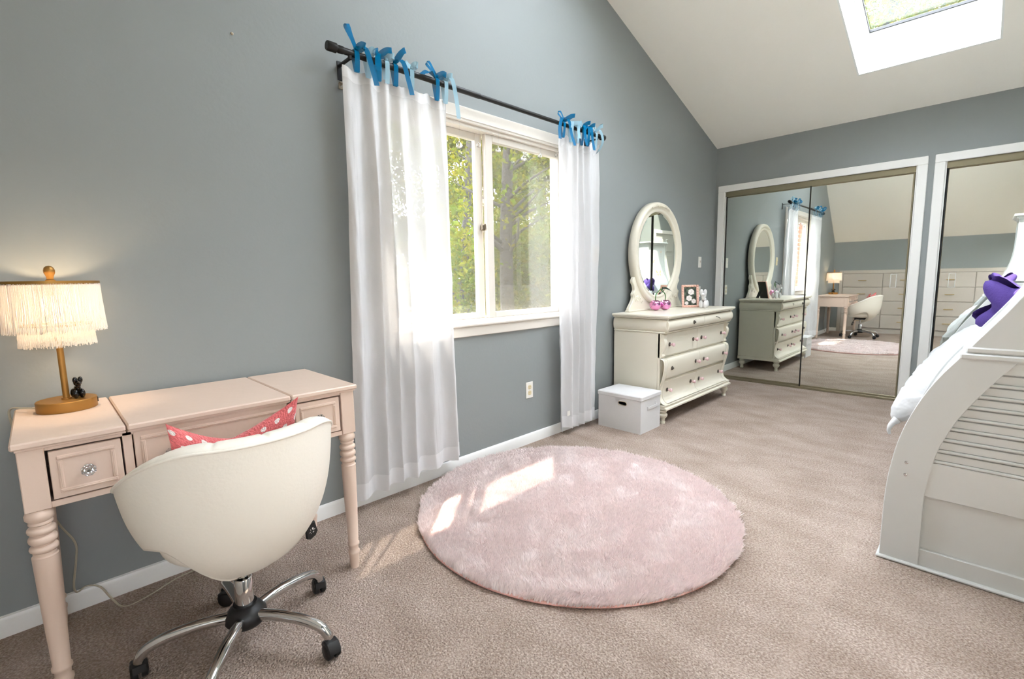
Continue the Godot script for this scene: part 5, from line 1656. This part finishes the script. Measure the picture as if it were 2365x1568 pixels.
func outdoors() -> void:
	var lf := mb()
	lf.flat()
	for k in 5:
		var w := 0.026 * rng.randf_range(0.8, 1.2)
		var l := 0.072 * rng.randf_range(0.8, 1.2)
		lf.xf = Transform3D(Basis.from_euler(Vector3(rng.randf() * TAU, rng.randf() * TAU, rng.randf() * TAU)), Vector3(rng.randf_range(-0.09, 0.09), rng.randf_range(-0.09, 0.09), rng.randf_range(-0.09, 0.09)))
		lf.tri(Vector3.ZERO, Vector3(w, l * 0.45, 0.01), Vector3(0, l * 0.5, 0))
		lf.tri(Vector3.ZERO, Vector3(0, l * 0.5, 0), Vector3(-w, l * 0.45, 0.01))
		lf.tri(Vector3(0, l * 0.5, 0), Vector3(w, l * 0.45, 0.01), Vector3(0, l, 0.004))
		lf.tri(Vector3(0, l * 0.5, 0), Vector3(0, l, 0.004), Vector3(-w, l * 0.45, 0.01))
	leaf_mesh = lf.done()
	var ground := mat("forest_floor", rgb(62, 58, 36), 0.95)
	bumpy(ground, noise_tex("wrinkle", 0.012), 0.3, 10.0)
	var gr := part(self, "ground", mb().box(Vector3(-60, -3.4, -80), Vector3(60, -3.0, 60)), ground)
	tag(gr, "leaf-littered woodland ground outside the house", "ground", "", "structure")
	# along the line of sight through the window
	var c := Vector3(-5.38, 0, 2.24)
	var spots := [
		["distant leafy tree between the two middle trees of the woods", 41.5, 24.0, 0.30, 5200, 0.4, 1.9],
		["slim dark tree seen through the unscreened pane", 51.0, 8.5, 0.10, 2600, 0.75, 1.0],
		["slender leaning tree with yellow leaves behind the unscreened pane", 48.0, 11.0, 0.10, 3000, 0.85, 1.0],
		["young leafy tree close behind the wide curtain", 63.0, 9.5, 0.12, 2600, 0.6, 1.0],
		["bushy yellow-green tree beside the thick trunk", 37.0, 11.5, 0.13, 3000, 0.55, 1.0],
		["pale leafy tree at the closet-side edge of the window", 26.5, 9.5, 0.15, 2600, 0.55, 1.0],
		["tall woodland tree in the second row behind the thick trunk", 44.0, 15.0, 0.2, 4500, 0.5, 1.3],
		["tall woodland tree in the second row behind the unscreened pane", 53.5, 15.5, 0.18, 4500, 0.65, 1.3],
		["tall woodland tree in the second row behind the narrow curtain", 34.0, 15.5, 0.2, 4500, 0.45, 1.3],
		["distant tree with dense green leaves behind the unscreened pane", 49.5, 21.0, 0.22, 7000, 0.5, 1.7],
		["distant tree with dense green leaves behind the screened pane", 39.0, 21.0, 0.24, 7000, 0.45, 1.7],
		["distant tree at the closet-side end of the woods", 29.5, 22.0, 0.24, 6000, 0.45, 1.7],
		["distant tree at the desk-side end of the woods", 59.0, 22.0, 0.22, 6000, 0.5, 1.7],
		["tree in the last row of the woods behind the meeting rails", 45.0, 29.0, 0.25, 8000, 0.5, 2.2],
		["tree in the last row of the woods behind the wide curtain", 54.5, 29.0, 0.25, 8000, 0.5, 2.2],
		["tree in the last row of the woods behind the narrow curtain", 35.0, 29.0, 0.25, 8000, 0.5, 2.2],
	]
	var i := 0
	for s: Array in spots:
		var a := deg_to_rad(s[1])
		var p: Vector3 = c + Vector3(cos(a), 0, -sin(a)) * s[2]
		var far: float = s[2]
		tree(s[0], Vector3(p.x, -3.0, p.z), 5.5 + 0.75 * far + (i % 3) * 0.4, s[3], Vector2(sin(i * 2.1) * 0.5, cos(i * 1.7) * 0.4), int(s[4] * (1.0 if far < 12.0 else 1.6)), 0.15, 1.2 + 0.055 * far, s[5], 40 + i, s[6], 0.3 + 0.012 * far)
		i += 1
	tree("thick grey-brown trunk straight behind the screened pane", c + Vector3(cos(deg_to_rad(44.6)) * 6.4, -3.0, -sin(deg_to_rad(44.6)) * 6.4), 8.0, 0.15, Vector2(0.1, -0.1), 500, 0.55, 1.0, 0.6, 77)
	# undergrowth in front of the woods
	for k: Array in [["leafy shrub below the unscreened pane", 49.0, 7.5], ["leafy shrub below the screened pane", 39.0, 8.2], ["leafy shrub below the narrow curtain", 33.5, 6.6]]:
		var a := deg_to_rad(k[1])
		var p: Vector3 = c + Vector3(cos(a), 0, -sin(a)) * k[2]
		tree(k[0], Vector3(p.x, -3.0, p.z), 4.6, 0.05, Vector2(0.3, -0.2), 3400, 0.3, 1.1, 0.5, 80 + int(k[1]))
	# trees beyond the roof, seen through the skylight
	tree("leaning tree with a stout trunk seen through the skylight", Vector3(6.0, -3.0, -2.0), 13.0, 0.19, Vector2(0.0, 3.9), 8000, 0.5, 2.2, 0.55, 126, 1.0, 0.5)
	for k: Array in [["leafy tree top at the edge of the skylight", 8.5, 2.6, 0.14, 8000, 12.5, -0.6], ["tall leafy tree behind the skylight trees", 13.0, 0.6, 0.2, 9000, 14.5, 0.0], ["tall tree at the closet side of the roof", 10.5, 3.6, 0.18, 5200, 13.5, -0.5], ["tree leaning over the roof beside the skylight", 4.5, 4.6, 0.2, 5200, 12.0, -0.8]]:
		tree(k[0], Vector3(k[1], -3.0, k[2]), k[5], k[3], Vector2(k[6], 0.7), k[4], 0.55, 2.2, 0.55, 120 + int(k[1]), 1.0, 0.42)
